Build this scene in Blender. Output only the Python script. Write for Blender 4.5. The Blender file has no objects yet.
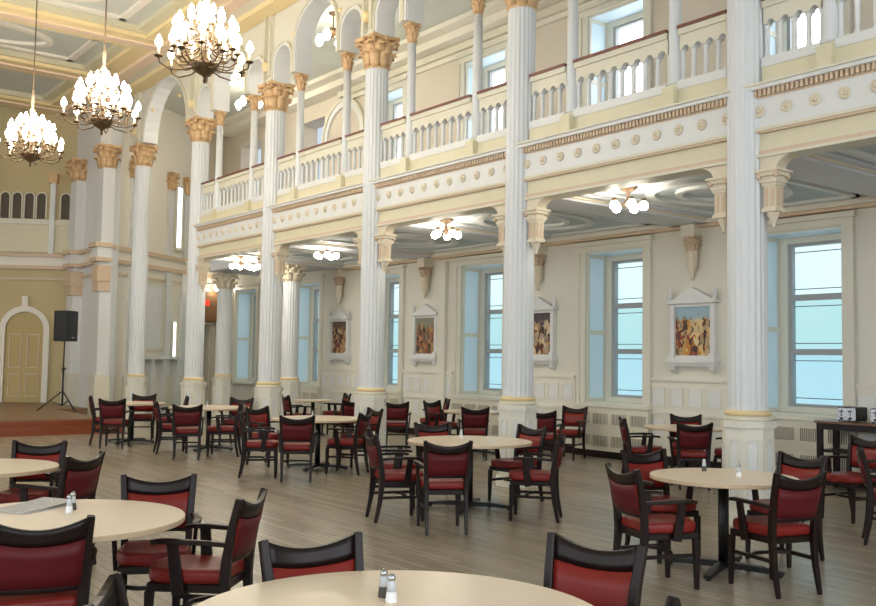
import bpy, bmesh, math, random
from mathutils import Vector, Matrix
random.seed(7)
PI = math.pi
SC = bpy.context.scene
COL = SC.collection

# ------------------------------------------------------------------ helpers
def lin(c):
    return tuple((x / 255 / 12.92) if x / 255 <= 0.04045 else ((x / 255 + 0.055) / 1.055) ** 2.4 for x in c) + (1,)

MATS = {}
def mat(name, rgb, rough=0.6, noise=0.08, scale=6.0, metal=0.0, bump=0.0, spec=0.5, detail=4, rgb2=None, coat=0.0):
    m = bpy.data.materials.new(name); m.use_nodes = True
    nt = m.node_tree; b = nt.nodes['Principled BSDF']
    b.inputs['Roughness'].default_value = rough
    b.inputs['Metallic'].default_value = metal
    b.inputs['Specular IOR Level'].default_value = spec
    b.inputs['Coat Weight'].default_value = coat
    tc = nt.nodes.new('ShaderNodeTexCoord')
    n = nt.nodes.new('ShaderNodeTexNoise'); n.inputs['Scale'].default_value = scale; n.inputs['Detail'].default_value = detail
    nt.links.new(tc.outputs['Object'], n.inputs['Vector'])
    mx = nt.nodes.new('ShaderNodeMix'); mx.data_type = 'RGBA'
    c = lin(rgb)
    c2 = lin(rgb2) if rgb2 else tuple(max(0, v * (1 - noise * 2.2)) for v in c[:3]) + (1,)
    mx.inputs[6].default_value = c; mx.inputs[7].default_value = c2
    nt.links.new(n.outputs['Fac'], mx.inputs[0])
    nt.links.new(mx.outputs[2], b.inputs['Base Color'])
    if bump:
        bp = nt.nodes.new('ShaderNodeBump'); bp.inputs['Strength'].default_value = bump; bp.inputs['Distance'].default_value = 0.02
        nt.links.new(n.outputs['Fac'], bp.inputs['Height']); nt.links.new(bp.outputs['Normal'], b.inputs['Normal'])
    MATS[name] = m
    return m

def emit(name, rgb, strength, rgb2=None, scale=1.2):
    m = bpy.data.materials.new(name); m.use_nodes = True
    nt = m.node_tree; nt.nodes.clear()
    o = nt.nodes.new('ShaderNodeOutputMaterial'); e = nt.nodes.new('ShaderNodeEmission')
    e.inputs['Color'].default_value = lin(rgb); e.inputs['Strength'].default_value = strength
    if rgb2:
        tc = nt.nodes.new('ShaderNodeTexCoord'); n = nt.nodes.new('ShaderNodeTexNoise')
        n.inputs['Scale'].default_value = scale; n.inputs['Detail'].default_value = 1
        nt.links.new(tc.outputs['Object'], n.inputs['Vector'])
        mx = nt.nodes.new('ShaderNodeMix'); mx.data_type = 'RGBA'
        mx.inputs[6].default_value = lin(rgb); mx.inputs[7].default_value = lin(rgb2)
        nt.links.new(n.outputs['Fac'], mx.inputs[0]); nt.links.new(mx.outputs[2], e.inputs['Color'])
    nt.links.new(e.outputs[0], o.inputs[0])
    MATS[name] = m
    return m

I4 = Matrix.Identity(4)
def T(x, y, z=0.0, rz=0.0): return Matrix.Translation((x, y, z)) @ Matrix.Rotation(rz, 4, 'Z')

def box(bm, x0, x1, y0, y1, z0, z1, M=I4, mi=0):
    vs = [bm.verts.new(M @ Vector((x, y, z))) for z in (z0, z1) for x, y in ((x0, y0), (x1, y0), (x1, y1), (x0, y1))]
    for f in ((3, 2, 1, 0), (4, 5, 6, 7), (0, 1, 5, 4), (1, 2, 6, 5), (2, 3, 7, 6), (3, 0, 4, 7)):
        bm.faces.new([vs[i] for i in f]).material_index = mi

def lathe(bm, prof, seg=24, M=I4, mi=0, rfun=None, smooth=True, caps=True):
    rings = []
    for r, z in prof:
        ring = []
        for i in range(seg):
            a = 2 * PI * i / seg
            rr = r * (rfun(a) if rfun else 1)
            ring.append(bm.verts.new(M @ Vector((rr * math.cos(a), rr * math.sin(a), z))))
        rings.append(ring)
    for a, b in zip(rings, rings[1:]):
        for i in range(seg):
            j = (i + 1) % seg
            f = bm.faces.new((a[i], a[j], b[j], b[i])); f.smooth = smooth; f.material_index = mi
    if caps:
        bm.faces.new(list(reversed(rings[0]))).material_index = mi
        bm.faces.new(rings[-1]).material_index = mi

def sweep(bm, pts, ws, hs, side=None, M=I4, mi=0, smooth=False):
    """rectangular section swept along pts: ws = half width along side, hs = half height"""
    pts = [Vector(p) for p in pts]; n = len(pts)
    if not isinstance(ws, (list, tuple)): ws = [ws] * n
    if not isinstance(hs, (list, tuple)): hs = [hs] * n
    rings = []
    for i, p in enumerate(pts):
        t = (pts[min(i + 1, n - 1)] - pts[max(i - 1, 0)]).normalized()
        s = Vector(side) if side is not None else t.cross(Vector((0, 0, 1)))
        s = (s - t * s.dot(t))
        if s.length < 1e-6: s = t.orthogonal()
        s.normalize(); u = t.cross(s).normalized()
        rings.append([bm.verts.new(M @ (p + s * ws[i] * a + u * hs[i] * b)) for a, b in ((-1, -1), (1, -1), (1, 1), (-1, 1))])
    for a, b in zip(rings, rings[1:]):
        for i in range(4):
            j = (i + 1) % 4
            f = bm.faces.new((a[i], a[j], b[j], b[i])); f.material_index = mi; f.smooth = smooth
    bm.faces.new(list(reversed(rings[0]))).material_index = mi
    bm.faces.new(rings[-1]).material_index = mi

def tube(bm, pts, r, seg=8, M=I4, mi=0):
    pts = [Vector(p) for p in pts]; n = len(pts)
    rs = r if isinstance(r, (list, tuple)) else [r] * n
    rings = []
    for i, p in enumerate(pts):
        t = (pts[min(i + 1, n - 1)] - pts[max(i - 1, 0)]).normalized()
        s = t.cross(Vector((0, 0, 1)))
        if s.length < 1e-4: s = t.cross(Vector((0, 1, 0)))
        s.normalize(); u = t.cross(s).normalized()
        rings.append([bm.verts.new(M @ (p + (s * math.cos(2 * PI * k / seg) + u * math.sin(2 * PI * k / seg)) * rs[i])) for k in range(seg)])
    for a, b in zip(rings, rings[1:]):
        for i in range(seg):
            j = (i + 1) % seg
            f = bm.faces.new((a[i], a[j], b[j], b[i])); f.smooth = True; f.material_index = mi
    bm.faces.new(list(reversed(rings[0]))).material_index = mi
    bm.faces.new(rings[-1]).material_index = mi

def ball(bm, c, r, seg=12, M=I4, sz=1.0, mi=0):
    k = seg // 2
    prof = [(max(1e-3, r * math.sin(PI * i / k)), -r * sz * math.cos(PI * i / k)) for i in range(k + 1)]
    lathe(bm, prof, seg, M @ Matrix.Translation(c), mi)

def prism(bm, poly, z0, z1, M=I4, mi=0):
    a = [bm.verts.new(M @ Vector((x, y, z0))) for x, y in poly]
    b = [bm.verts.new(M @ Vector((x, y, z1))) for x, y in poly]
    n = len(poly)
    for i in range(n):
        j = (i + 1) % n
        bm.faces.new((a[i], a[j], b[j], b[i])).material_index = mi
    bm.faces.new(list(reversed(a))).material_index = mi
    bm.faces.new(b).material_index = mi

def bevel(bm, w, seg=2):
    bmesh.ops.bevel(bm, geom=list(bm.edges), offset=w, segments=seg, affect='EDGES', profile=0.5, clamp_overlap=True)

def obj(name, bm, ms, parent=None, loc=None):
    bmesh.ops.recalc_face_normals(bm, faces=bm.faces)
    me = bpy.data.meshes.new(name); bm.to_mesh(me); bm.free()
    for m in (ms if isinstance(ms, (list, tuple)) else [ms]): me.materials.append(m)
    o = bpy.data.objects.new(name, me); COL.objects.link(o)
    if parent: o.parent = parent
    if loc: o.location = loc
    return o

def B(): return bmesh.new()

def thing(name, label, cat, loc=(0, 0, 0), rz=0.0, group=None):
    o = bpy.data.objects.new(name, None); COL.objects.link(o)
    o.empty_display_size = 0.2
    o.location = loc; o.rotation_euler = (0, 0, rz)
    return tag(o, label, cat, group)

def tag(o, label, cat, group=None):
    o['label'] = label; o['category'] = cat
    if group: o['group'] = group
    return o

def struct(name, bm, m, label=None, cat=None):
    o = obj(name, bm, m); o['kind'] = 'structure'
    if label: tag(o, label, cat)
    return o

def sgroup(name, label, cat, loc=(0, 0, 0), rz=0.0):
    o = thing(name, label, cat, loc, rz); o['kind'] = 'structure'; return o

def dup(root, loc, rz, label, group=None):
    r = root.copy(); COL.objects.link(r); r.location = loc; r.rotation_euler = (0, 0, rz)
    r['label'] = label
    if group: r['group'] = group
    for ch in list(root.children):
        c = ch.copy(); COL.objects.link(c); c.parent = r
        for g in ch.children:
            d = g.copy(); COL.objects.link(d); d.parent = c
    return r

# ------------------------------------------------------------------ materials
WHITE = mat('white_paint', (219, 220, 218), 0.45, 0.03)
SHAFT = mat('column_white', (214, 217, 218), 0.4, 0.02)
CREAM = mat('cream_wall', (220, 217, 203), 0.7, 0.03, 1.5)
CREAM2 = mat('cream_trim', (216, 211, 192), 0.5, 0.03)
YELLOW = mat('pale_yellow_paint', (216, 208, 178), 0.5, 0.04)
BEIGE = mat('gallery_beige_wall', (214, 204, 187), 0.75, 0.05, 2.0)
CASING = mat('window_casing_paint', (216, 213, 198), 0.45, 0.03)
REVEAL = mat('reveal_skylight_tint', (218, 238, 250), 0.4, 0.02)  # white-painted reveals; the skylight's blue cast is put into the base colour
GOLD = mat('gilded_plaster', (234, 202, 146), 0.5, 0.1, 16, 0.05, 0.6, rgb2=(182, 138, 108))
GILT = mat('gilt_moulding', (216, 196, 166), 0.5, 0.1, 30, 0.0, rgb2=(194, 166, 142))
PALEG = mat('pale_gold_ring', (232, 208, 158), 0.45, 0.06)
ROSE = mat('rose_plaster', (216, 190, 162), 0.6, 0.08, 10)
CORB = mat('corbel_cream', (222, 210, 186), 0.55, 0.06, 12)
BLUEGREY = mat('blue_grey_ceiling', (218, 221, 228), 0.7, 0.04, 3)
SAGE = mat('sage_panel', (206, 209, 200), 0.7, 0.06, 3)
AISLEP = mat('aisle_panel_grey', (194, 204, 208), 0.7, 0.05, 3)
OFFWHITE = mat('off_white_moulding', (232, 226, 212), 0.6, 0.04)
OCHRE = mat('ochre_rib', (242, 220, 168), 0.6, 0.06, 4)
PINKRIB = mat('pink_rib', (240, 214, 188), 0.6, 0.05, 4)
RAIL = mat('brown_handrail', (120, 70, 58), 0.4, 0.1)
DARKW = mat('dark_chair_wood', (36, 24, 21), 0.36, 0.25, 18, rgb2=(20, 12, 11), spec=0.25)
BLACK = mat('black_metal', (14, 14, 16), 0.4, 0.1)
VINYL = mat('red_vinyl', (132, 34, 28), 0.4, 0.12, 9, bump=0.05, spec=0.35)
VINYLB = mat('maroon_back', (92, 20, 26), 0.5, 0.12, 9, spec=0.25)
TOP = mat('tan_laminate', (236, 216, 190), 0.3, 0.04, 25)
EDGE = mat('table_edge', (208, 184, 152), 0.4, 0.05)
SASH = mat('grey_sash', (168, 172, 174), 0.5, 0.08)
LEAD = mat('lead_line', (70, 80, 86), 0.6)
DOORP = mat('apse_door_paint', (188, 166, 108), 0.5, 0.08, 2)
APSE = mat('apse_wall', (198, 180, 136), 0.7, 0.08, 1.2)
RISER = mat('stage_riser_wood', (146, 76, 46), 0.4, 0.15, 5)
STAGET = mat('stage_floor_wood', (142, 110, 78), 0.4, 0.12, 3)
CHROME = mat('brushed_steel', (190, 192, 196), 0.25, 0.05, metal=1.0)
BRASS = mat('aged_brass', (96, 74, 48), 0.45, 0.15, 20, metal=0.4)
SPKC = mat('speaker_black', (18, 18, 20), 0.55, 0.1, 60)
GRILLE = mat('dark_slot', (96, 88, 76), 0.7)
GLASSM = mat('shaker_glass', (200, 208, 214), 0.15, 0.02, spec=0.8)
SALT = mat('salt_white', (238, 238, 238), 0.7, 0.02)
PEPPER = mat('pepper_grey', (96, 90, 84), 0.8, 0.3, 90)
PAPER = mat('newsprint', (224, 220, 214), 0.8, 0.2, 40, rgb2=(150, 146, 142))
BROWNP = mat('brown_soffit', (128, 92, 58), 0.6, 0.1)
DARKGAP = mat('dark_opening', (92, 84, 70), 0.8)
CABLEM = mat('chain_bronze', (110, 88, 66), 0.5)
CANDLE = mat('candle_sleeve', (240, 226, 190), 0.5, 0.02)

PANE_T = emit('frosted_pane_sky', (232, 250, 252), 1.35, (200, 240, 246))
PANE_M = emit('frosted_pane_garden', (196, 236, 236), 1.2, (178, 228, 236))
PANE_L = emit('frosted_pane_low', (188, 232, 242), 1.2, (172, 222, 240))
PANE_G = emit('gallery_pane_sky', (246, 251, 255), 4.0)
PANE_N = emit('daylight_pane', (236, 243, 252), 8.6)
BULB = emit('warm_bulb', (255, 244, 224), 85)
GLOBE = emit('warm_globe', (255, 244, 224), 70)
EXITM = emit('red_sign_glow', (255, 70, 50), 1.6)

# wood floor
def floor_mat():
    m = bpy.data.materials.new('strip_wood_floor'); m.use_nodes = True
    nt = m.node_tree; b = nt.nodes['Principled BSDF']
    tc = nt.nodes.new('ShaderNodeTexCoord')
    mp = nt.nodes.new('ShaderNodeMapping'); mp.inputs['Rotation'].default_value = (0, 0, FLOOR_ROT)
    nt.links.new(tc.outputs['Object'], mp.inputs['Vector'])
    br = nt.nodes.new('ShaderNodeTexBrick')
    br.inputs['Color1'].default_value = lin((170, 158, 139)); br.inputs['Color2'].default_value = lin((152, 141, 122))
    br.inputs['Mortar'].default_value = lin((132, 121, 103))
    br.inputs['Scale'].default_value = 1; br.inputs['Mortar Size'].default_value = 0.004; br.inputs['Bias'].default_value = 0.0
    br.inputs['Brick Width'].default_value = 0.95; br.inputs['Row Height'].default_value = 0.085
    br.offset_frequency = 2; br.offset = 0.37
    nt.links.new(mp.outputs[0], br.inputs['Vector'])
    st = nt.nodes.new('ShaderNodeMapping'); st.inputs['Scale'].default_value = (2, 30, 1)
    nt.links.new(mp.outputs[0], st.inputs['Vector'])
    n = nt.nodes.new('ShaderNodeTexNoise'); n.inputs['Scale'].default_value = 2; n.inputs['Detail'].default_value = 5
    nt.links.new(st.outputs[0], n.inputs['Vector'])
    mx = nt.nodes.new('ShaderNodeMix'); mx.data_type = 'RGBA'; mx.blend_type = 'MULTIPLY'; mx.inputs[0].default_value = 0.5
    rp = nt.nodes.new('ShaderNodeValToRGB'); rp.color_ramp.elements[0].color = (0.75, 0.75, 0.75, 1); rp.color_ramp.elements[1].color = (1.12, 1.12, 1.12, 1)
    nt.links.new(n.outputs['Fac'], rp.inputs[0])
    nt.links.new(br.outputs['Color'], mx.inputs[6]); nt.links.new(rp.outputs[0], mx.inputs[7])
    nt.links.new(mx.outputs[2], b.inputs['Base Color'])
    b.inputs['Roughness'].default_value = 0.27
    bp = nt.nodes.new('ShaderNodeBump'); bp.inputs['Strength'].default_value = 0.15; bp.inputs['Distance'].default_value = 0.01
    nt.links.new(n.outputs['Fac'], bp.inputs['Height']); nt.links.new(bp.outputs['Normal'], b.inputs['Normal'])
    return m
FLOOR_ROT = PI / 2
FLOORM = floor_mat()

def painting_mat(name, seed, cols, sky):
    m = bpy.data.materials.new(name); m.use_nodes = True
    nt = m.node_tree; b = nt.nodes['Principled BSDF']; b.inputs['Roughness'].default_value = 0.5
    tc = nt.nodes.new('ShaderNodeTexCoord'); mp = nt.nodes.new('ShaderNodeMapping')
    mp.inputs['Location'].default_value = (seed * 3.1, seed * 1.7, seed)
    mp.inputs['Scale'].default_value = (1, 1.2, 0.8)
    nt.links.new(tc.outputs['Object'], mp.inputs['Vector'])
    n0 = nt.nodes.new('ShaderNodeTexNoise'); n0.inputs['Scale'].default_value = 9; n0.inputs['Detail'].default_value = 4
    nt.links.new(mp.outputs[0], n0.inputs['Vector'])
    n = nt.nodes.new('ShaderNodeTexVoronoi'); n.inputs['Scale'].default_value = 11; n.feature = 'SMOOTH_F1'; n.inputs['Smoothness'].default_value = 0.3
    wv = nt.nodes.new('ShaderNodeVectorMath'); wv.operation = 'MULTIPLY_ADD'; wv.inputs[1].default_value = (0.16, 0.16, 0.16)
    nt.links.new(n0.outputs['Color'], wv.inputs[0]); nt.links.new(mp.outputs[0], wv.inputs[2]); nt.links.new(wv.outputs[0], n.inputs['Vector'])
    rp = nt.nodes.new('ShaderNodeValToRGB'); rp.color_ramp.interpolation = 'LINEAR'
    els = rp.color_ramp.elements
    while len(els) < len(cols): els.new(0.5)
    for i, c in enumerate(cols):
        els[i].position = 0.1 + 0.8 * i / (len(cols) - 1); els[i].color = lin(c)
    sx = nt.nodes.new('ShaderNodeSeparateColor'); nt.links.new(n.outputs['Color'], sx.inputs[0]); nt.links.new(sx.outputs[0], rp.inputs[0])
    sp = nt.nodes.new('ShaderNodeSeparateXYZ'); nt.links.new(tc.outputs['Object'], sp.inputs[0])
    ad = nt.nodes.new('ShaderNodeMath'); ad.operation = 'MULTIPLY_ADD'; ad.inputs[1].default_value = 0.35
    nt.links.new(n0.outputs['Fac'], ad.inputs[0]); nt.links.new(sp.outputs['Z'], ad.inputs[2])
    r2 = nt.nodes.new('ShaderNodeValToRGB'); r2.color_ramp.elements[0].position = 0.36; r2.color_ramp.elements[1].position = 0.44
    nt.links.new(ad.outputs[0], r2.inputs[0])
    mx = nt.nodes.new('ShaderNodeMix'); mx.data_type = 'RGBA'
    nt.links.new(r2.outputs[0], mx.inputs[0]); nt.links.new(rp.outputs[0], mx.inputs[6]); mx.inputs[7].default_value = lin(sky)
    nt.links.new(mx.outputs[2], b.inputs['Base Color'])
    return m

# ------------------------------------------------------------------ layout
XC, Y1, S = 8.67, 5.825, 3.529          # arcade line, first visible column, bay
XW = 12.52                              # inside face of the window wall
CY = [Y1 + k * S for k in range(-1, 7)]  # column rows; CY[1] is the rightmost column in view
ZB, ZW0, ZD, ZR = 3.80, 4.11, 4.42, 5.50
YG = CY[5] + 0.15                       # far end of the gallery
ZC = 8.62                               # nave ceiling

# ------------------------------------------------------------------ shell
bm = B(); box(bm, -9.3, 13.2, -6, 31, -0.2, 0.0); FL = struct('floor', bm, FLOORM, 'brown strip wood floor of the whole hall', 'floor')

# window wall : piers, aprons and heads around two rows of openings
WY = [Y1 + S / 2 - 0.06 + k * S for k in range(-1, 6)]
HW = 0.655; WS, WH = 0.93, 3.60; GS, GH = 5.72, 7.95; RD = 0.56
bm = B()
ys = [-6]
for y in WY: ys += [y - HW, y + HW]
ys.append(28.5)
for a, b in zip(ys[0::2], ys[1::2]):
    box(bm, XW, XW + RD, a, b, 0, 4.3); box(bm, XW, XW + RD, a, b, 4.3, ZC, mi=1)
for y in WY:
    box(bm, XW, XW + RD, y - HW, y + HW, 0, WS); box(bm, XW, XW + RD, y - HW, y + HW, WH, 4.3)
    box(bm, XW, XW + RD, y - HW, y + HW, 4.3, GS, mi=1); box(bm, XW, XW + RD, y - HW, y + HW, GH, ZC, mi=1)
struct('wall_right', bm, [CREAM, BEIGE], 'cream window wall along the side aisle and gallery', 'wall')

# other walls of the hall
LWY = [-2.5 + 4.6 * k for k in range(7)]
bm = B()
ys = [-6]
for y in LWY: ys += [y - 1.0, y + 1.0]
ys.append(31)
for a, b in zip(ys[0::2], ys[1::2]): box(bm, -9.3, -9.0, a, b, 0, ZC)
for y in LWY:
    box(bm, -9.3, -9.0, y - 1, y + 1, 0, 1.2); box(bm, -9.3, -9.0, y - 1, y + 1, 6.6, ZC)
struct('wall_left', bm, CREAM, 'cream wall on the far left side of the hall', 'wall')
for i, y in enumerate(LWY):
    w = sgroup('window_%d' % (20 + i), 'tall window in the left wall, row position %s' % ['first', 'second', 'third', 'fourth', 'fifth', 'sixth', 'seventh'][i], 'window', (-9.0, y, 0))
    bm = B(); box(bm, -0.16, -0.12, -1, 1, 1.2, 6.6); obj('pane', bm, PANE_N, w)
    bm = B()
    for yy in (-0.98, 0, 0.98): box(bm, -0.12, -0.05, yy - 0.05, yy + 0.05, 1.2, 6.6)
    for zz in (1.25, 3.0, 4.8, 6.55): box(bm, -0.12, -0.06, -1, 1, zz - 0.05, zz + 0.05)
    obj('frame', bm, CASING, w)
bm = B()
ys = [-9.3, -6.0, -3.2, -1.4, 1.4, 3.2, 6.0, 13.1]
box(bm, -9.3, -5.5, -6.3, -6, 0, ZC); box(bm, -2.5, -0.5, -6.3, -6, 0, ZC); box(bm, 2.5, 4.0, -6.3, -6, 0, ZC); box(bm, 7.0, 13.1, -6.3, -6, 0, ZC)
for a in (-5.5, -0.5, 4.0): box(bm, a, a + 3, -6.3, -6, 0, 1.2); box(bm, a, a + 3, -6.3, -6, 6.6, ZC)
struct('wall_back', bm, CREAM, 'cream wall behind the viewpoint', 'wall')
for i, a in enumerate((-5.5, -0.5, 4.0)):
    w = sgroup('window_%d' % (30 + i), ['left', 'middle', 'right'][i] + ' tall window in the wall behind the viewpoint', 'window', (a + 1.5, -6.0, 0))
    bm = B(); box(bm, -1.5, 1.5, -0.16, -0.12, 1.2, 6.6); obj('pane', bm, PANE_N, w)
    bm = B()
    for xx in (-1.45, 0, 1.45): box(bm, xx - 0.05, xx + 0.05, -0.12, -0.05, 1.2, 6.6)
    obj('frame', bm, CASING, w)

# end walls: polygonal apse and a canted side chapel
AP = [(-9.2, 28.9), (5.6, 28.9), (8.15, 27.25), (8.05, 24.15), (12.6, 27.3)]
def wall_strip(bm, a, b, z0, z1, t=0.3, mi=0, off=0.0):
    a = Vector((*a, 0)); b = Vector((*b, 0)); d = (b - a).normalized(); n = Vector((d.y, -d.x, 0))  # n points to the hall
    M = Matrix(((d.x, n.x, 0, a.x), (d.y, n.y, 0, a.y), (0, 0, 1, 0), (0, 0, 0, 1)))
    box(bm, 0, (b - a).length, -t + off, off, z0, z1, M, mi)
def wframe(a, b):
    a = Vector((*a, 0)); b = Vector((*b, 0)); d = (b - a).normalized(); n = Vector((d.y, -d.x, 0))
    return Matrix(((d.x, n.x, 0, a.x), (d.y, n.y, 0, a.y), (0, 0, 1, 0), (0, 0, 0, 1))), (b - a).length
bm = B(); wall_strip(bm, AP[0], AP[1], 0, ZC); wall_strip(bm, AP[1], AP[2], 0, ZC)
struct('wall_front', bm, APSE, 'yellowish apse wall behind the stage', 'wall')
bm = B(); wall_strip(bm, AP[2], AP[3], 0, ZC)
struct('wall_return', bm, WHITE, 'pale return wall beside the apse', 'wall')
# canted wall with a doorway near its right end and a slit window
MC, LC = wframe(AP[3], AP[4])
bm = B()
D0, D1 = 4.35, 5.05
box(bm, 0, D0, -0.3, 0, 0, ZC, MC); box(bm, D1, LC + 0.3, -0.3, 0, 0, ZC, MC); box(bm, D0, D1, -0.3, 0, 2.6, ZC, MC)
struct('wall_canted', bm, OFFWHITE, 'pale canted wall with a white panel beyond the columns', 'wall')

# cornice bands round the end walls
bm = B()
for (a, b) in ((AP[0], AP[1]), (AP[1], AP[2]), (AP[2], AP[3]), (AP[3], AP[4])):
    wall_strip(bm, a, b, 4.02, 4.12, 0.01, 1, 0.10); wall_strip(bm, a, b, 4.12, 4.36, 0.01, 0, 0.07)
    wall_strip(bm, a, b, 4.36, 4.46, 0.01, 1, 0.16); wall_strip(bm, a, b, 3.72, 3.78, 0.01, 1, 0.05)
struct('trim_1', bm, [OFFWHITE, GILT], 'gilt edged cornice round the apse and side chapel', 'cornice')
# panels, pilasters and ledge on the canted wall
bm = B()
for x in (0.22, 1.0, 2.75, 3.55): box(bm, x - 0.14, x + 0.14, 0, 0.08, 0.02, 4.0, MC, 0)
for x in (0.22, 1.0, 2.75, 3.55): box(bm, x - 0.19, x + 0.19, 0, 0.12, 0.02, 1.1, MC, 1)
box(bm, 1.35, 2.5, 0, 0.03, 1.85, 3.6, MC, 2)
for x0, x1, z0, z1 in ((1.28, 2.57, 1.78, 1.85), (1.28, 2.57, 3.6, 3.67), (1.28, 1.35, 1.78, 3.67), (2.5, 2.57, 1.78, 3.67)): box(bm, x0, x1, 0, 0.05, z0, z1, MC, 1)
box(bm, 1.2, 3.3, 0, 0.3, 1.55, 1.63, MC, 2)
for x in (1.3, 1.8, 2.4, 3.05): box(bm, x - 0.06, x + 0.06, 0, 0.26, 0.02, 1.55, MC, 2)
for x in (0.22, 1.0, 2.75, 3.55): box(bm, x - 0.12, x + 0.12, 0, 0.07, 4.48, 6.4, MC, 0)
struct('trim_2', bm, [WHITE, CREAM2, WHITE], 'white pilasters, panel and ledge on the canted chapel wall', 'wall panel')
w = sgroup('window_15', 'narrow bright window high in the canted chapel wall', 'window')
bm = B(); box(bm, 3.06, 3.3, 0.012, 0.03, 4.75, 6.5, MC); obj('pane', bm, PANE_G, w)
bm = B()
for x in (3.02, 3.34): box(bm, x - 0.04, x + 0.04, 0.0, 0.06, 4.7, 6.55, MC)
box(bm, 2.98, 3.38, 0, 0.06, 6.5, 6.58, MC); box(bm, 2.98, 3.38, 0, 0.08, 4.66, 4.75, MC); obj('frame', bm, CASING, w)
w = sgroup('window_16', 'narrow bright window low in the canted chapel wall', 'window')
bm = B(); box(bm, 3.06, 3.2, 0.012, 0.03, 0.9, 2.6, MC); obj('pane', bm, PANE_G, w)
bm = B()
for x in (3.03, 3.23): box(bm, x - 0.03, x + 0.03, 0.0, 0.05, 0.85, 2.65, MC)
obj('frame', bm, CASING, w)
# doorway
d = sgroup('door_1', 'lit doorway under a brown soffit at the end of the side aisle', 'doorway')
bm = B(); box(bm, D0, D1, -0.9, -0.85, 0, 2.6, MC); obj('passage_wall', bm, YELLOW, d)
bm = B(); box(bm, D0 - 0.08, D0, -0.3, 0.04, 0, 2.68, MC); box(bm, D1, D1 + 0.08, -0.3, 0.04, 0, 2.68, MC); box(bm, D0, D1, -0.3, 0.04, 2.6, 2.68, MC); obj('frame', bm, CREAM2, d)
bm = B(); box(bm, D0 - 0.1, D1 + 0.1, 0.0, 0.25, 2.7, 3.6, MC); obj('soffit', bm, BROWNP, d)
bm = B(); box(bm, -0.11, 0.11, -0.03, 0.03, -0.08, 0.08)
o = obj('exit_sign', bm, EXITM); o.matrix_world = MC @ Matrix.Translation((D0 + 0.05, 0.29, 3.25)); tag(o, 'small glowing red sign on the brown soffit above the doorway', 'sign')

# apse: arched door, blind gallery with dark arches
MA, LA = wframe(AP[1], AP[2])
def arch_poly(w, z0, zs, n=14):
    pts = [(-w, z0), (w, z0)]
    for i in range(n + 1):
        a = PI * i / n; pts.append((w * math.cos(a), zs + w * math.sin(a)))
    return pts
def arch_slab(bm, cx, w, z0, zs, y0, y1, M, mi=0):
    pts = arch_poly(w, z0, zs)
    a = [bm.verts.new(M @ Vector((cx + x, y0, z))) for x, z in pts]; b = [bm.verts.new(M @ Vector((cx + x, y1, z))) for x, z in pts]
    n = len(pts)
    for i in range(n):
        j = (i + 1) % n; bm.faces.new((a[i], a[j], b[j], b[i])).material_index = mi
    bm.faces.new(a).material_index = mi; bm.faces.new(list(reversed(b))).material_index = mi
def arch_ring(bm, cx, w0, w1, z0, zs, y0, y1, M, mi=0, n=16):
    """jambs plus semicircle ring between half widths w0 < w1"""
    prof = []
    for w in (w0, w1):
        p = [(w, z0)] + [(w * math.cos(PI * i / n), zs + w * math.sin(PI * i / n)) for i in range(n + 1)] + [(-w, z0)]
        prof.append(p)
    v = [[[bm.verts.new(M @ Vector((cx + x, y, z))) for x, z in p] for p in prof] for y in (y0, y1)]
    m = len(prof[0])
    for i in range(m - 1):
        for q in ((v[0][0], v[0][1]), (v[1][1], v[1][0]), (v[0][1], v[1][1]), (v[1][0], v[0][0])):
            f = bm.faces.new((q[0][i], q[1][i], q[1][i + 1], q[0][i + 1])); f.material_index = mi
    for i in (0, m - 1):
        bm.faces.new((v[0][0][i], v[0][1][i], v[1][1][i], v[1][0][i])).material_index = mi
dx = LA - 1.22
d = sgroup('door_2', 'round arched yellow door in the apse wall behind the speaker', 'door')
bm = B(); arch_slab(bm, dx, 0.5, 0.3, 2.3, 0.0, 0.03, MA); obj('leaf', bm, DOORP, d)
bm = B()
for sx in (-0.24, 0.24):
    for z0, z1 in ((0.45, 1.1), (1.25, 2.2)):
        for a0, a1, b0, b1 in ((-0.17, 0.17, z0, z0 + 0.03), (-0.17, 0.17, z1 - 0.03, z1), (-0.17, -0.14, z0, z1), (0.14, 0.17, z0, z1)):
            box(bm, dx + sx + a0, dx + sx + a1, 0.03, 0.05, b0, b1, MA)
obj('panel_moulding', bm, GILT, d)
bm = B(); arch_ring(bm, dx, 0.52, 0.68, 0.3, 2.3, 0.0, 0.10, MA); obj('arch_frame', bm, OFFWHITE, d)
bm = B(); box(bm, dx - 0.08, dx + 0.08, 0.0, 0.14, 2.98, 3.25, MA); obj('keystone', bm, OFFWHITE, d)
bm = B()
for cx in [LA - 0.25 - 0.33 * i for i in range(9)]:
    if abs(cx - (LA - 0.58)) < 0.05 or abs(cx - (LA - 2.23)) < 0.05: continue
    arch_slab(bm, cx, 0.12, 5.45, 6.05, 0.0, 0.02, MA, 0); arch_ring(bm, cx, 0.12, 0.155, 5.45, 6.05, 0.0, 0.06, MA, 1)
for cx in (LA - 0.58, LA - 2.23):
    box(bm, cx - 0.07, cx + 0.07, 0, 0.14, 4.46, 6.45, MA, 2); box(bm, cx - 0.12, cx + 0.12, 0, 0.2, 6.45, 6.72, MA, 3)
box(bm, 0, LA, 0, 0.10, 5.28, 5.42, MA, 1); box(bm, 0, LA, 0, 0.04, 4.5, 5.28, MA, 4)
struct('trim_3', bm, [DARKGAP, CREAM2, WHITE, GOLD, YELLOW], 'blind gallery with small dark arches high on the apse wall', 'wall panel')
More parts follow.
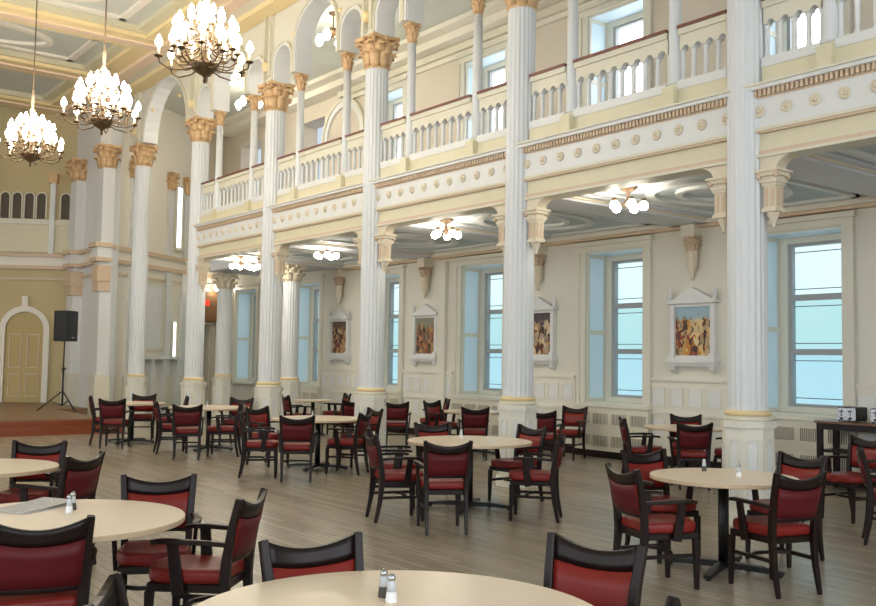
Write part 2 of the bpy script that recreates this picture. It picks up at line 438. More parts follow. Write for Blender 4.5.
# stage : two steps
bm = B(); prism(bm, [(-9, 20.35), (6.9, 20.35), (6.9, 24.2), (7.75, 24.3), (7.8, 27.2), (5.6, 28.6), (-9, 28.6)], 0.0, 0.30, mi=0)
box(bm, -9, 7.2, 20.05, 20.36, 0.0, 0.155, mi=1)
box(bm, -9, 6.92, 20.34, 20.349, 0.155, 0.27, mi=1)
struct('stage_platform', bm, [STAGET, RISER], 'low wooden stage with two steps in front of the apse', 'stage')

# ceilings
bm = B(); box(bm, -9.3, 13.2, -6.3, 31, ZC, ZC + 0.2)
struct('ceiling', bm, SAGE, 'sage green hall ceiling', 'ceiling')
bm = B()
for y in CY[1:7] + [27.0]:
    for (o0, o1, z, mi) in ((-0.52, 0.52, 8.50, 3), (-0.40, -0.12, 8.42, 0), (-0.12, 0.12, 8.38, 1), (0.12, 0.40, 8.42, 0)):
        box(bm, -9, 7.6, y + o0, y + o1, z, ZC, mi=mi)
struct('trim_5', bm, [OCHRE, PINKRIB, OFFWHITE, YELLOW], 'striped ochre and pink ribs across the hall ceiling', 'ceiling rib')
bm = B()
for (x0, x1, z, mi) in ((6.95, 7.2, 8.52, 3), (7.2, 7.6, 8.44, 0), (7.6, 7.85, 8.36, 1), (7.85, 8.15, 8.42, 2), (8.15, 8.5, 8.32, 0)):
    box(bm, x0, x1, -6, 28.5, z, ZC - 0.001, mi=mi)
struct('trim_6', bm, [OCHRE, PINKRIB, OFFWHITE, YELLOW], 'banded cornice along the top of the arcade wall', 'cornice')
bm = B()
for ya, yb in zip(CY[1:6], CY[2:7]):
    y0, y1 = ya + 0.75, yb - 0.75
    for x0, x1 in ((1.2, 6.6), (-5.0, 0.4)):
        for q in ((x0, x1, y0, y0 + 0.14), (x0, x1, y1 - 0.14, y1), (x0, x0 + 0.14, y0, y1), (x1 - 0.14, x1, y0, y1)): box(bm, *q, 8.56, ZC - 0.001)
        cx, cy = (x0 + x1) / 2, (y0 + y1) / 2
        pts = [(cx + 1.9 * math.cos(2 * PI * i / 32), cy + 0.72 * math.sin(2 * PI * i / 32), 8.58) for i in range(33)]
        sweep(bm, pts, 0.07, 0.035)
struct('trim_7', bm, OFFWHITE, 'off white frames and ovals on the ceiling panels', 'moulding')

# gallery slab, aisle ceiling with beams and mouldings
bm = B(); box(bm, XC + 0.05, XW, -6, YG, 3.97, 4.66); struct('gallery_floor', bm, [BLUEGREY], 'blue grey underside and floor of the gallery', 'gallery')
bm = B()
for k, y in enumerate(CY[0:6]):
    for (o0, o1, z, mi) in ((-0.34, 0.34, 3.86, 0), (-0.37, -0.34, 3.89, 1), (0.34, 0.37, 3.89, 1), (-0.46, -0.37, 3.92, 0), (0.37, 0.46, 3.92, 0)):
        box(bm, XC + 0.2, XW - 0.001, y + o0, y + o1, z, 3.969, mi=mi)
for ya, yb in zip(CY[0:5], CY[1:6]):
    y0, y1 = ya + 0.62, yb - 0.62; x0, x1 = XC + 0.45, XW - 0.35
    for q in ((x0, x1, y0, y0 + 0.09), (x0, x1, y1 - 0.09, y1), (x0, x0 + 0.09, y0, y1), (x1 - 0.09, x1, y0, y1)): box(bm, *q, 3.915, 3.969, mi=2)
    box(bm, x0 + 0.09, x1 - 0.09, y0 + 0.09, y1 - 0.09, 3.955, 3.9685, mi=3)
    cx, cy = (x0 + x1) / 2, (y0 + y1) / 2
    for r, t in ((0.95, 0.06), (0.55, 0.045)):
        pts = [(cx + r * math.cos(2 * PI * i / 32), cy + r * 0.9 * math.sin(2 * PI * i / 32), 3.94) for i in range(33)]
        sweep(bm, pts, t, 0.03, mi=2)
struct('trim_8', bm, [BLUEGREY, CORB, WHITE, AISLEP], 'beams, frames and rings on the aisle ceiling', 'moulding')
bm = B()
box(bm, XW - 0.22, XW - 0.001, -6, YG, 3.86, 3.968, mi=0); box(bm, XW - 0.14, XW - 0.001, -6, YG, 3.815, 3.86, mi=1)
box(bm, XW - 0.75, XW - 0.001, -6, 26.5, 8.52, ZC - 0.001, mi=0); box(bm, XW - 0.45, XW - 0.001, -6, 26.5, 8.36, 8.52, mi=0); box(bm, XW - 0.18, XW - 0.001, -6, YG, 8.2, 8.35, mi=2); box(bm, XW - 0.08, XW - 0.001, -6, YG, 8.1, 8.2, mi=0)
struct('trim_9', bm, [OFFWHITE, GILT, CREAM2], 'cornices along the top of the window wall', 'cornice')
bm = B(); box(bm, XW - 0.09, XW - 0.001, 15.72, 16.02, 0.0, 3.75); struct('trim_18', bm, CREAM, 'shallow cream pilaster on the window wall left of the third window', 'pilaster')
bm = B(); box(bm, XW - 0.03, XW - 0.001, -6, 27, 0.0, 0.14)
struct('baseboard_right', bm, DARKW, 'dark baseboard along the window wall', 'baseboard')

# ------------------------------------------------------------------ gallery front, bay by bay
BAYN = ['nearest', 'second', 'third', 'fourth', 'fifth']
XF = XC - 0.07
for k in range(5):
    y0, y1 = CY[k], CY[k + 1]
    if k == 4: y1 = CY[5] + 0.1
    t = sgroup('trim_%d' % (10 + k), ['gallery front at the right edge, beyond the first column', 'gallery front between the first and second columns from the right', 'gallery front between the second and third columns from the right', 'gallery front between the third and fourth columns from the right', 'gallery front between the fourth and fifth columns from the right'][k], 'gallery front', (XF, (y0 + y1) / 2, 0))
    L = (y1 - y0) / 2
    bm = B(); box(bm, 0.03, 0.28, -L, L, ZB + 0.03, ZW0 - 0.03); obj('beam', bm, YELLOW, t)
    bm = B(); box(bm, -0.02, 0.28, -L, L, ZB, ZB + 0.03, mi=1); box(bm, 0.0, 0.28, -L, L, ZB + 0.03, ZB + 0.075, mi=0); box(bm, 0.0, 0.28, -L, L, ZB + 0.075, ZB + 0.09, mi=1)
    box(bm, -0.03, 0.28, -L, L, ZW0 - 0.03, ZW0 + 0.005, mi=1); box(bm, -0.015, 0.28, -L, L, ZW0 - 0.055, ZW0 - 0.03, mi=0)
    obj('lower_moulding', bm, [GILT, CREAM2], t)
    bm = B(); box(bm, 0.0, 0.28, -L, L, ZW0 + 0.005, ZD); obj('frieze', bm, WHITE, t)
    bm = B()
    box(bm, -0.005, 0.28, -L, L, ZD, ZD + 0.02, mi=0)
    n = int(2 * L / 0.052)
    for i in range(n):
        y = -L + (i + 0.5) * 2 * L / n; box(bm, -0.05, 0.0, y - 0.015, y + 0.015, ZD + 0.02, ZD + 0.085, mi=0)
    box(bm, -0.012, 0.28, -L, L, ZD + 0.02, ZD + 0.085, mi=2)
    box(bm, -0.085, 0.28, -L, L, ZD + 0.085, ZD + 0.125, mi=1); box(bm, -0.11, 0.28, -L, L, ZD + 0.125, ZD + 0.15, mi=2)
    obj('dentil_cornice', bm, [GILT, WHITE, CREAM2], t)
    if k >= 0:
        nr = 11
        for i in range(nr):
            y = (CY[k] + CY[k + 1]) / 2 - (y0 + y1) / 2 + (i - (nr - 1) / 2) * 0.312
            bm = B(); Mr = Matrix.Translation((0, y, (ZW0 + ZD) / 2 + 0.02)) @ Matrix.Rotation(-PI / 2, 4, 'Y')
            lathe(bm, [(0.062, -0.01), (0.062, 0.014), (0.048, 0.026), (0.036, 0.012), (0.022, 0.012), (0.02, 0.03), (0.004, 0.036)], 14, Mr)
            obj('rosette', bm, CORB, t)

def slab_with_arches(bm, lo, hi, spans, z0, z1, x0, x1):
    """wall along Y from lo to hi, z0..z1, thickness x0..x1, with arched holes (cy, r, spring); legs start at z0"""
    cur = lo
    for cy, r, zs in spans:
        box(bm, x0, x1, cur, cy - r, z0, z1, mi=0)
        n = 16
        A = [(cy - r, z0)] + [(cy - r * math.cos(PI * i / n), zs + r * math.sin(PI * i / n)) for i in range(n + 1)] + [(cy + r, z0)]
        for (ya, za), (yb, zb) in zip(A, A[1:]):
            if abs(yb - ya) < 1e-6: continue
            vs = [bm.verts.new((x, y, z)) for x in (x0, x1) for y, z in ((ya, za), (yb, zb))]
            f = bm.faces.new((vs[0], vs[1], vs[3], vs[2])); f.material_index = 1; f.smooth = False   # soffit
            if abs(yb - ya) > 1e-6:
                for x in (x0, x1):
                    q = [bm.verts.new((x, ya, za)), bm.verts.new((x, yb, zb)), bm.verts.new((x, yb, z1)), bm.verts.new((x, ya, z1))]
                    bm.faces.new(q).material_index = 0
        for ya in (cy - r, cy + r - 0.008): box(bm, x0 - 0.002, x1 + 0.002, ya, ya + 0.008, z0, zs, mi=1)
        cur = cy + r
    box(bm, x0, x1, cur, hi, z0, z1, mi=0)

CO = 0.95   # colonnette offset from the main columns
bm = B(); mo = B()
ZA = 6.99
spans = []
for k in range(0, 7):
    y = CY[k]
    if k >= 5:
        spans += [(y + S / 2, 1.3, 7.0)]; continue
    spans += [(y + 0.545, 0.315, 7.29), (y + S / 2, 0.72, 7.44), (y + S - 0.545, 0.315, 7.29)]
slab_with_arches(bm, CY[0] - 0.3, CY[7] + 0.3, spans, ZA, ZC - 0.001, XC - 0.15, XC + 0.18)
struct('wall_arcade', bm, [CREAM, WHITE], 'cream arcade wall pierced by tall and small arches', 'wall')
MY = Matrix(((0, 1, 0, XC - 0.15), (1, 0, 0, 0), (0, 0, 1, 0), (0, 0, 0, 1)))
for cy, r, zs in spans:
    arch_ring(mo, cy, r + 0.002, r + 0.052, ZA + 0.0, zs, -0.03, 0.0, MY, 0)
    arch_ring(mo, cy, r + 0.052, r + 0.088, ZA + 0.0, zs, -0.055, 0.0, MY, 1)
for k in range(0, 8):
    for dy in (-0.11, 0.11): box(mo, XC - 0.24, XC - 0.15, CY[k] + dy - 0.03, CY[k] + dy + 0.03, 7.1, 8.32, mi=1)
    ball(mo, (XC - 0.22, CY[k], 7.32), 0.1, 10, mi=2)
    for dy in (-0.95, 0.95):
        ball(mo, (XC - 0.155, CY[k] + dy, 7.72), 0.05, 10, mi=2)
struct('trim_15', mo, [WHITE, CREAM2, OCHRE], 'white and cream mouldings round the arcade arches', 'moulding')

# capitals
def capital(bm, r, h, spread, M=I4, leaves=8, mi=0):
    f0 = len(bm.faces)
    lathe(bm, [(r * 1.0, 0), (r * 1.12, h * 0.03), (r * 1.0, h * 0.07), (r * 0.98, h * 0.5), (r * 1.15, h * 0.78), (spread * 0.9, h * 0.88)], 20, M)
    for row, (z0, ln, out, n) in enumerate(((0.05, 0.42, 0.32, leaves), (0.32, 0.42, 0.42, leaves))):
        for i in range(n):
            a = 2 * PI * (i + 0.5 * row) / n
            R = M @ Matrix.Rotation(a, 4, 'Z')
            p = []
            for q, (rr, zz) in enumerate(((1.0, 0), (1.10, 0.35), (1.16, 0.7), (1.30, 0.95), (1.30 + out, 1.0), (1.36 + out, 0.84))):
                p.append((r * rr, 0, h * (z0 + ln * zz)))
            w = r * 2.3 / n * 1.6
            sweep(bm, p, [w * 0.75, w * 0.95, w, w * 0.9, w * 0.6, w * 0.3], [r * 0.07] * 6, side=(0, 1, 0), M=R, smooth=True)
    for i in range(4):
        R = M @ Matrix.Rotation(PI / 4 + i * PI / 2, 4, 'Z')
        sweep(bm, [(r * 1.05, 0, h * 0.58), (r * 1.25, 0, h * 0.76), (spread * 1.12, 0, h * 0.86), (spread * 1.3, 0, h * 0.84)], [r * 0.12] * 4, [r * 0.09] * 4, side=(0, 1, 0), M=R, smooth=True)
        ball(bm, (spread * 1.27, 0, h * 0.78), r * 0.2, 8, R)
        R2 = M @ Matrix.Rotation(i * PI / 2, 4, 'Z')
        ball(bm, (spread * 0.98, 0, h * 0.9), r * 0.2, 8, R2)
    n = 6; poly = []
    for i in range(4):
        a0 = PI / 4 + i * PI / 2; c0 = Vector((math.cos(a0), math.sin(a0))) * spread * 1.42; a1 = a0 + PI / 2
        c1 = Vector((math.cos(a1), math.sin(a1))) * spread * 1.42; nn = Vector((math.cos(a0 + PI / 4), math.sin(a0 + PI / 4)))
        for q in range(n):
            u = q / n; pt = c0.lerp(c1, u) - nn * spread * 0.16 * math.sin(PI * u); poly.append((pt.x, pt.y))
    prism(bm, poly, h * 0.89, h, M)
    bm.faces.ensure_lookup_table()
    for f in bm.faces[f0:]: f.material_index = mi

# end pilasters and crest at the return
bm = B()
for (px, py, w) in ((8.05, 24.15, 0.22), (8.13, 26.5, 0.26)):
    box(bm, px - w, px + w * 0.4, py - w, py + w, 0.02, 6.4); box(bm, px - w - 0.05, px + 0.1, py - w - 0.05, py + w + 0.05, 0.02, 1.15, mi=1)
for (px, py, w) in ((8.05, 24.15, 0.22), (8.13, 26.5, 0.26)):
    capital(bm, w * 0.9, 0.6, w * 1.3, Matrix.Translation((px - w * 0.3, py, 6.4)), mi=2)
    for a0, a1, e in ((3.25, 3.5, 0.06), (3.5, 3.9, 0.1), (4.0, 4.1, 0.17), (4.1, 4.36, 0.12), (4.36, 4.47, 0.2)): box(bm, px - w - e, px + 0.02, py - w - e, py + w * 0.6, a0, a1, mi=0 if a0 == 4.1 else 3)
for x in (1.0, 2.75, 3.55):
    capital(bm, 0.13, 0.5, 0.17, MC @ Matrix.Translation((x, 0.02, 6.35)), mi=2)
struct('trim_4', bm, [WHITE, CREAM2, GOLD, GILT], 'white pilasters at the corner of the apse', 'pilaster')


def flute(nf, d):
    def f(a):
        u = (a * nf / (2 * PI)) % 1.0
        return 1 - d * math.sin(PI * min(1, max(0, (u - 0.08) / 0.84)))
    return f

def corbel(bm, sgn, M=I4):
    """bracket with pendant beside the column: grows along sgn*Y from the shaft"""
    y = 0.30 * sgn
    Mc = M @ Matrix.Translation((0.02, y, 0))
    # pendant
    lathe(bm, [(0.012, 3.07), (0.026, 3.085), (0.02, 3.11), (0.04, 3.15), (0.066, 3.21), (0.07, 3.23)], 10, Mc, 0)
    for a, b, w in ((3.23, 3.27, 0.085), (3.27, 3.50, 0.07), (3.50, 3.53, 0.085), (3.53, 3.57, 0.10), (3.57, 3.60, 0.085), (3.60, 3.64, 0.115), (3.64, 3.665, 0.14)):
        box(bm, -w, w, -w, w, a, b, Mc, 0)
    for sx in (-1, 1):
        for yy in (-0.035, 0.035): box(bm, sx * 0.07 - 0.008, sx * 0.07 + 0.008, yy - 0.018, yy + 0.018, 3.29, 3.48, Mc, 1)
        ball(bm, (sx * 0.11, 0.1 * sgn, 3.6), 0.03, 8, Mc, 1.0, 1); ball(bm, (sx * 0.11, -0.1 * sgn, 3.6), 0.03, 8, Mc, 1.0, 1)
    for yy in (-0.035, 0.035): box(bm, -0.018 + yy, 0.018 + yy, -0.078, 0.078, 3.29, 3.48, Mc, 1)
    # quarter-arch spandrel to the beam
    pts = [(-0.10 * sgn, 3.665), (-0.10 * sgn, 3.81)]
    n = 8
    for i in range(n + 1):
        a = PI / 2 * i / n
        pts.append(((0.33 - 0.26 * math.sin(a)) * sgn, 3.81 - 0.145 * (1 - math.cos(a))) if False else ((0.33 - 0.25 * math.sin(a)) * sgn, 3.66 + 0.15 * math.cos(a)))
    a = [bm.verts.new(Mc @ Vector((-0.08, q, z))) for q, z in pts]; b = [bm.verts.new(Mc @ Vector((0.1, q, z))) for q, z in pts]
    m = len(pts)
    for i in range(m):
        j = (i + 1) % m; bm.faces.new((a[i], a[j], b[j], b[i])).material_index = 0
    bm.faces.new(a); bm.faces.new(list(reversed(b)))

def pedestal(bm, r=0.262, z0=0.0, z1=1.07):
    oc = lambda rr: [(rr * math.cos(PI / 8 + i * PI / 4), rr * math.sin(PI / 8 + i * PI / 4)) for i in range(8)]
    prism(bm, oc(r * 1.15), z0, z0 + 0.12); prism(bm, oc(r), z0 + 0.12, z1 - 0.07); prism(bm, oc(r * 1.1), z1 - 0.07, z1)
    ap = r * math.cos(PI / 8)
    for i in range(8):
        R = Matrix.Rotation(i * PI / 4, 4, 'Z') @ Matrix(((0, 1, 0, ap - 0.002), (1, 0, 0, 0), (0, 0, 1, 0), (0, 0, 0, 1)))
        arch_ring(bm, 0, 0.042, 0.06, z0 + 0.24, z1 - 0.24, 0, 0.016, R, 0, 8)
        box(bm, -0.06, 0.06, 0, 0.016, z0 + 0.22, z0 + 0.24, R, 0)
        arch_slab(bm, 0, 0.041, z0 + 0.241, z1 - 0.245, 0.0, 0.006, R, 1)

def make_column(label, loc, corbels=True, top=6.45):
    c = thing('fluted_column', label, 'column', loc, 0, 'white fluted columns of the arcade')
    bm = B(); pedestal(bm); obj('pedestal', bm, [CREAM, WHITE], c)
    bm = B(); lathe(bm, [(0.24, 1.07), (0.25, 1.085), (0.25, 1.105), (0.228, 1.12)], 32, mi=0); lathe(bm, [(0.222, 1.12), (0.235, 1.14), (0.235, 1.16), (0.212, 1.18)], 32, mi=1)
    obj('base_ring', bm, [CREAM2, PALEG], c)
    bm = B(); lathe(bm, [(0.212, 1.18), (0.204, 1.22), (0.203, 2.5), (0.2, 4.5), (0.192, top)], 20 * 8, rfun=flute(20, 0.05), smooth=False, caps=False); obj('shaft', bm, SHAFT, c)
    bm = B(); capital(bm, 0.19, 0.55, 0.27, Matrix.Translation((0, 0, top))); obj('capital', bm, GOLD, c)
    if corbels:
        for s in (-1, 1):
            bm = B(); corbel(bm, s); o = obj('corbel', bm, [CORB, ROSE], c)
    return c
col0 = make_column('nearest and rightmost tall white fluted column', (XC, CY[1], 0))
ORD = ['second', 'third', 'fourth', 'fifth']
for k in range(2, 6):
    dup(col0, (XC, CY[k], 0), 0, 'tall white fluted column, %s from the right' % ORD[k - 2])
colp = make_column('tall white column left of the gallery end, sixth from the right', (XC, CY[6], 0), False)

# aisle columns: shorter, no gallery above them
def aisle_column(label, loc):
    c = thing('aisle_column', label, 'column', loc, 0, 'white columns inside the aisle')
    bm = B(); pedestal(bm); obj('pedestal', bm, [CREAM, WHITE], c)
    bm = B(); lathe(bm, [(0.24, 1.07), (0.25, 1.085), (0.25, 1.105), (0.228, 1.12)], 24, mi=0); lathe(bm, [(0.222, 1.12), (0.235, 1.14), (0.235, 1.16), (0.212, 1.18)], 24, mi=1); obj('base_ring', bm, [CREAM2, PALEG], c)
    bm = B(); lathe(bm, [(0.21, 1.18), (0.2, 1.22), (0.2, 3.45)], 160, rfun=flute(20, 0.05), smooth=False, caps=False); obj('shaft', bm, SHAFT, c)
    bm = B(); capital(bm, 0.2, 0.42, 0.25, Matrix.Translation((0, 0, 3.45))); obj('capital', bm, CORB, c)
    return c
ac = aisle_column('white aisle column right behind the fourth tall column', (11.05, CY[5] - 0.05, 0))
aw = dup(ac, (11.0, CY[6] - 0.05, 0), 0, 'white aisle column standing near the lit doorway')
bm = B(); box(bm, 10.55, XW, YG, CY[6] + 0.35, 3.92, 4.4); struct('trim_16', bm, BLUEGREY, 'low ceiling over the far end of the aisle', 'ceiling')

# colonnettes of the gallery
def make_colonnette(label, loc):
    c = thing('gallery_colonnette', label, 'column', loc, 0, 'slim colonnettes of the gallery')
    bm = B(); box(bm, -0.14, -0.061, -0.081, 0.081, 4.571, 4.80); box(bm, -0.061, 0.1, -0.079, 0.079, 4.571, 4.84); obj('pedestal', bm, YELLOW, c)
    bm = B(); lathe(bm, [(0.079, 4.84), (0.079, 4.87), (0.075, 4.9), (0.074, 5.5), (0.068, 6.67)], 16); obj('shaft', bm, SHAFT, c)
    bm = B(); capital(bm, 0.068, 0.32, 0.10, Matrix.Translation((0, 0, 6.67))); obj('capital', bm, GOLD, c)
    return c
cl0 = None
WHICH = ['right edge of the view', 'first and second columns', 'second and third columns', 'third and fourth columns', 'fourth and fifth columns']
for k in range(0, 5):
    for j, dy in enumerate((CO, S - CO)):
        lab = 'slim white colonnette, %s of the pair between the %s from the right' % (('nearer', 'farther')[j], WHICH[k]) if k else 'slim white colonnette on the gallery at the %s' % WHICH[0]
        loc = (XC + 0.02, CY[k] + dy, 0)
        if k == 0 and j == 0: continue
        if cl0 is None: cl0 = make_colonnette(lab, loc)
        else: dup(cl0, loc, 0, lab)
# balustrades
def baluster_bm(w):
    bm = B()
    lathe(bm, [(0.034, 4.86), (0.034, 4.9), (0.026, 4.93), (0.028, 5.05), (0.026, 5.18), (0.036, 5.2), (0.038, 5.23)], 8)
    return bm
def balustrade(label, ya, yb, nopen, last=True):
    t = thing('balustrade', label, 'balustrade', (XC + 0.04, (ya + yb) / 2, 0), 0, 'balustrades along the gallery')
    L = (yb - ya) / 2
    bm = B(); box(bm, -0.08, 0.08, -L, L, 4.571, 4.76); obj('plinth', bm, YELLOW, t)
    bm = B(); box(bm, -0.09, 0.09, -L, L, 4.76, 4.86); obj('bottom_rail', bm, WHITE, t)
    # arcaded top panel
    bm = B(); p = 2 * L / nopen; r = p / 2 - 0.036; n = 8
    x0, x1 = -0.05, 0.05; z1 = 5.40; zs = 5.225
    for i in range(nopen):
        cy = -L + (i + 0.5) * p
        A = [(cy - p / 2, zs), (cy - r, zs)] + [(cy - r * math.cos(PI * q / n), zs + r * math.sin(PI * q / n)) for q in range(1, n)] + [(cy + r, zs), (cy + p / 2, zs)]
        for (a, za), (b, zb) in zip(A, A[1:]):
            for x in (x0, x1):
                bm.faces.new([bm.verts.new((x, a, za)), bm.verts.new((x, b, zb)), bm.verts.new((x, b, z1)), bm.verts.new((x, a, z1))])
            bm.faces.new([bm.verts.new((x0, a, za)), bm.verts.new((x0, b, zb)), bm.verts.new((x1, b, zb)), bm.verts.new((x1, a, za))]).material_index = 1
    obj('arcaded_panel', bm, [CREAM2, WHITE], t)
    bm = B(); box(bm, -0.08, 0.08, -L, L, 5.40, 5.47); obj('top_rail', bm, CREAM2, t)
    bm = B(); box(bm, -0.10, 0.10, -L, L, 5.47, 5.505); obj('handrail', bm, RAIL, t)
    for i in range(nopen + 1):
        y = -L + i * p
        if i == 0: y += 0.012
        if i == nopen: y -= 0.012
        o = obj('baluster', baluster_bm(p), WHITE, t, (0, y, 0))
    return t
for k in range(0, 5):
    y = CY[k]; nm = ['at the right edge', 'between the first and second columns', 'between the second and third columns', 'between the third and fourth columns', 'between the fourth and fifth columns'][k]
    if k > 0: balustrade('short balustrade section, nearer one %s from the right' % nm, y + 0.215, y + CO - 0.082, 4)
    balustrade('long middle balustrade section %s%s' % (nm, ' from the right' if k else ' of the gallery'), y + CO + 0.082, y + S - CO - 0.082, 8)
    balustrade('short balustrade section, farther one %s%s' % (nm, ' from the right' if k else ' of the gallery'), y + S - CO + 0.082, y + S - 0.215, 4)

# ------------------------------------------------------------------ windows
def make_window(name, label, y, zs, zh, lower):
    w = sgroup(name, label, 'window', (XW, y, 0))
    h = HW
    bm = B()
    cw = 0.17
    box(bm, -0.05, -0.001, h, h + cw, zs - 0.02, zh + 0.02); box(bm, -0.05, -0.001, -h - cw, -h, zs - 0.02, zh + 0.02)
    box(bm, -0.07, -0.0005, h + cw - 0.05, h + cw + 0.006, zs - 0.025, zh + 0.015); box(bm, -0.07, -0.0005, -h - cw - 0.006, -h - cw + 0.05, zs - 0.025, zh + 0.015)
    box(bm, -0.05, -0.001, -h - cw, h + cw, zh + 0.02, zh + 0.12); box(bm, -0.11, -0.001, -h - cw - 0.05, h + cw + 0.05, zh + 0.12, zh + 0.19)
    obj('casing', bm, CASING, w)
    bm = B(); box(bm, -0.12, RD - 0.02, -h - (0.2 if lower else 0), h + (0.2 if lower else 0), zs - 0.05, zs + 0.015) if not lower else None
    if lower:
        box(bm, -0.16, 0.0, -h - 0.2, h + 0.2, zs - 0.06, zs); box(bm, 0.0, RD - 0.02, -h + 0.001, h - 0.001, zs - 0.01, zs + 0.02)
    obj('sill', bm, CASING, w)
    zm = zs + (zh - zs) * 0.47
    for s in (-1, 1):
        bm = B(); yy = s * h
        ya, yb = (yy - 0.015, yy - 0.001) if s > 0 else (yy + 0.001, yy + 0.015)
        for z0, z1 in ((zs + 0.08, zm - 0.04), (zm + 0.04, zh - 0.08)):
            box(bm, 0.05, RD - 0.14, ya, yb, z0, z1, mi=0)
        yc, yd = (yy - 0.03, yy - 0.001) if s > 0 else (yy + 0.001, yy + 0.03)
        box(bm, 0.0, 0.05, yc, yd, zs + 0.02, zh, mi=1); box(bm, RD - 0.14, RD - 0.1, yc, yd, zs + 0.02, zh, mi=1)
        for z0, z1 in ((zs + 0.02, zs + 0.08), (zm - 0.04, zm + 0.04), (zh - 0.08, zh)): box(bm, 0.05, RD - 0.14, yc, yd, z0, z1, mi=1)
        obj('shutter_panel', bm, [REVEAL, CASING], w)
    bm = B(); box(bm, 0.03, RD - 0.1, -h + 0.02, h - 0.02, zh - 0.015, zh - 0.001); obj('head_panel', bm, REVEAL, w)
    fw = 0.16
    bm = B(); x0, x1 = RD - 0.1, RD + 0.02
    box(bm, x0, x1, h - fw, h - 0.001, zs + 0.02, zh - 0.016); box(bm, x0, x1, -h + 0.001, -h + fw, zs + 0.02, zh - 0.016); box(bm, x0, x1, -h + fw, h - fw, zs + 0.02, zs + 0.10); box(bm, x0, x1, -h + fw, h - fw, zh - 0.11, zh - 0.016)
    obj('frame', bm, CASING, w)
    g = h - fw; z0, z1 = zs + 0.10, zh - 0.11
    nr = 3 if lower else 1
    hh = (z1 - z0) / nr
    for i in range(nr):
        a, b = z0 + i * hh, z0 + (i + 1) * hh
        bm = B(); sw = 0.055
        box(bm, RD - 0.06, RD + 0.08, g - sw, g - 0.001, a, b); box(bm, RD - 0.06, RD + 0.08, -g + 0.001, -g + sw, a, b); box(bm, RD - 0.06, RD + 0.08, -g + sw, g - sw, a, a + 0.045); box(bm, RD - 0.06, RD + 0.08, -g + sw, g - sw, b - 0.045, b)
        s = obj('sash', bm, SASH, w)
        bm = B(); box(bm, RD + 0.03, RD + 0.04, -g + sw, g - sw, a + 0.045, b - 0.045)
        obj('pane', bm, (([PANE_L, PANE_M, PANE_T][i]) if lower else PANE_G), s)
        if lower:
            bm = B()
            for zz in (a + 0.13, b - 0.13): box(bm, RD + 0.015, RD + 0.03, -g + sw, g - sw, zz - 0.006, zz + 0.006)
            obj('leading', bm, LEAD, s)
    return w
WL = ['window mostly outside the right edge', 'window behind the toaster table, rightmost in view', 'window between the first and second columns from the right', 'window between the second and third columns from the right', 'window just right of the third column from the right', 'window seen between the third and fourth columns', 'farthest window of the aisle']
for i, y in enumerate(WY):
    make_window('window_%d' % (1 + i), 'tall frosted ' + WL[i], y, WS, WH, True)
for i, y in enumerate(WY[:5]):
    make_window('window_%d' % (8 + i), 'upper gallery window above the ' + WL[i].replace('window ', 'one '), y, GS, GH, False)

bm = B(); MW = Matrix(((0, -1, 0, XW), (1, 0, 0, 20.0), (0, 0, 1, 0), (0, 0, 0, 1)))
arch_ring(bm, 0, 0.78, 0.92, 4.7, 7.2, 0.001, 0.06, MW, 0); arch_ring(bm, 0, 0.92, 1.0, 4.7, 7.2, 0.001, 0.09, MW, 1)
struct('trim_17', bm, [WHITE, CREAM2], 'white blind arch on the gallery wall near its far end', 'moulding')

# dado panels between the windows
for i in range(6):
    yc = CY[i + 1]
    bm = B(); h2 = S / 2 - HW - 0.2
    box(bm, XW - 0.05, XW - 0.001, yc - h2, yc + h2, 1.36, 1.41, mi=0); box(bm, XW - 0.05, XW - 0.001, yc - h2, yc + h2, 0.80, 0.85, mi=0)
    box(bm, XW - 0.02, XW - 0.001, yc - h2, yc + h2, 0.14, 1.36, mi=0)
    n = 5; p = 2 * h2 / n
    for z0, z1 in ((0.97, 1.24), (0.48, 0.72)):
        for q in range(n):
            c = yc - h2 + (q + 0.5) * p
            box(bm, XW - 0.024, XW - 0.018, c - p * 0.33, c + p * 0.33, z0, z1, mi=1)
            for a0, a1, b0, b1 in ((-0.36, 0.36, z1, z1 + 0.02), (-0.36, 0.36, z0 - 0.02, z0), (-0.36, -0.33, z0, z1), (0.33, 0.36, z0, z1)):
                box(bm, XW - 0.034, XW - 0.018, c + p * a0, c + p * a1, b0, b1, mi=0)
    struct('trim_%d' % (20 + i), bm, [CREAM, WHITE], 'panelled cream dado under the %s painting pier from the right' % ['first', 'second', 'third', 'fourth', 'fifth', 'sixth'][i], 'wall panel')

# radiator covers
for i, y in enumerate(WY[0:6]):
    t = thing('radiator_cover', 'slotted radiator cover under the ' + WL[i], 'radiator cover', (XW, y, 0), 0, 'radiator covers under the windows')
    h = HW + 0.19
    bm = B(); box(bm, -0.13, -0.052, -h, h, 0.12, 0.865); obj('body', bm, CREAM2, t)
    bm = B(); box(bm, -0.11, -0.052, -h, h, 0.0, 0.12); obj('plinth', bm, DARKW, t)
    for z0, z1 in ((0.58, 0.76), (0.20, 0.38)):
        for q in range(4):
            c = -h + (q + 0.5) * 2 * h / 4
            bm = B(); box(bm, -0.134, -0.13, c - 0.17, c + 0.17, z0, z1, mi=0)
            for e in range(11):
                yy = c - 0.16 + 0.032 * e; box(bm, -0.14, -0.134, yy - 0.007, yy + 0.007, z0, z1, mi=1)
            obj('grille', bm, [GRILLE, CREAM2], t)

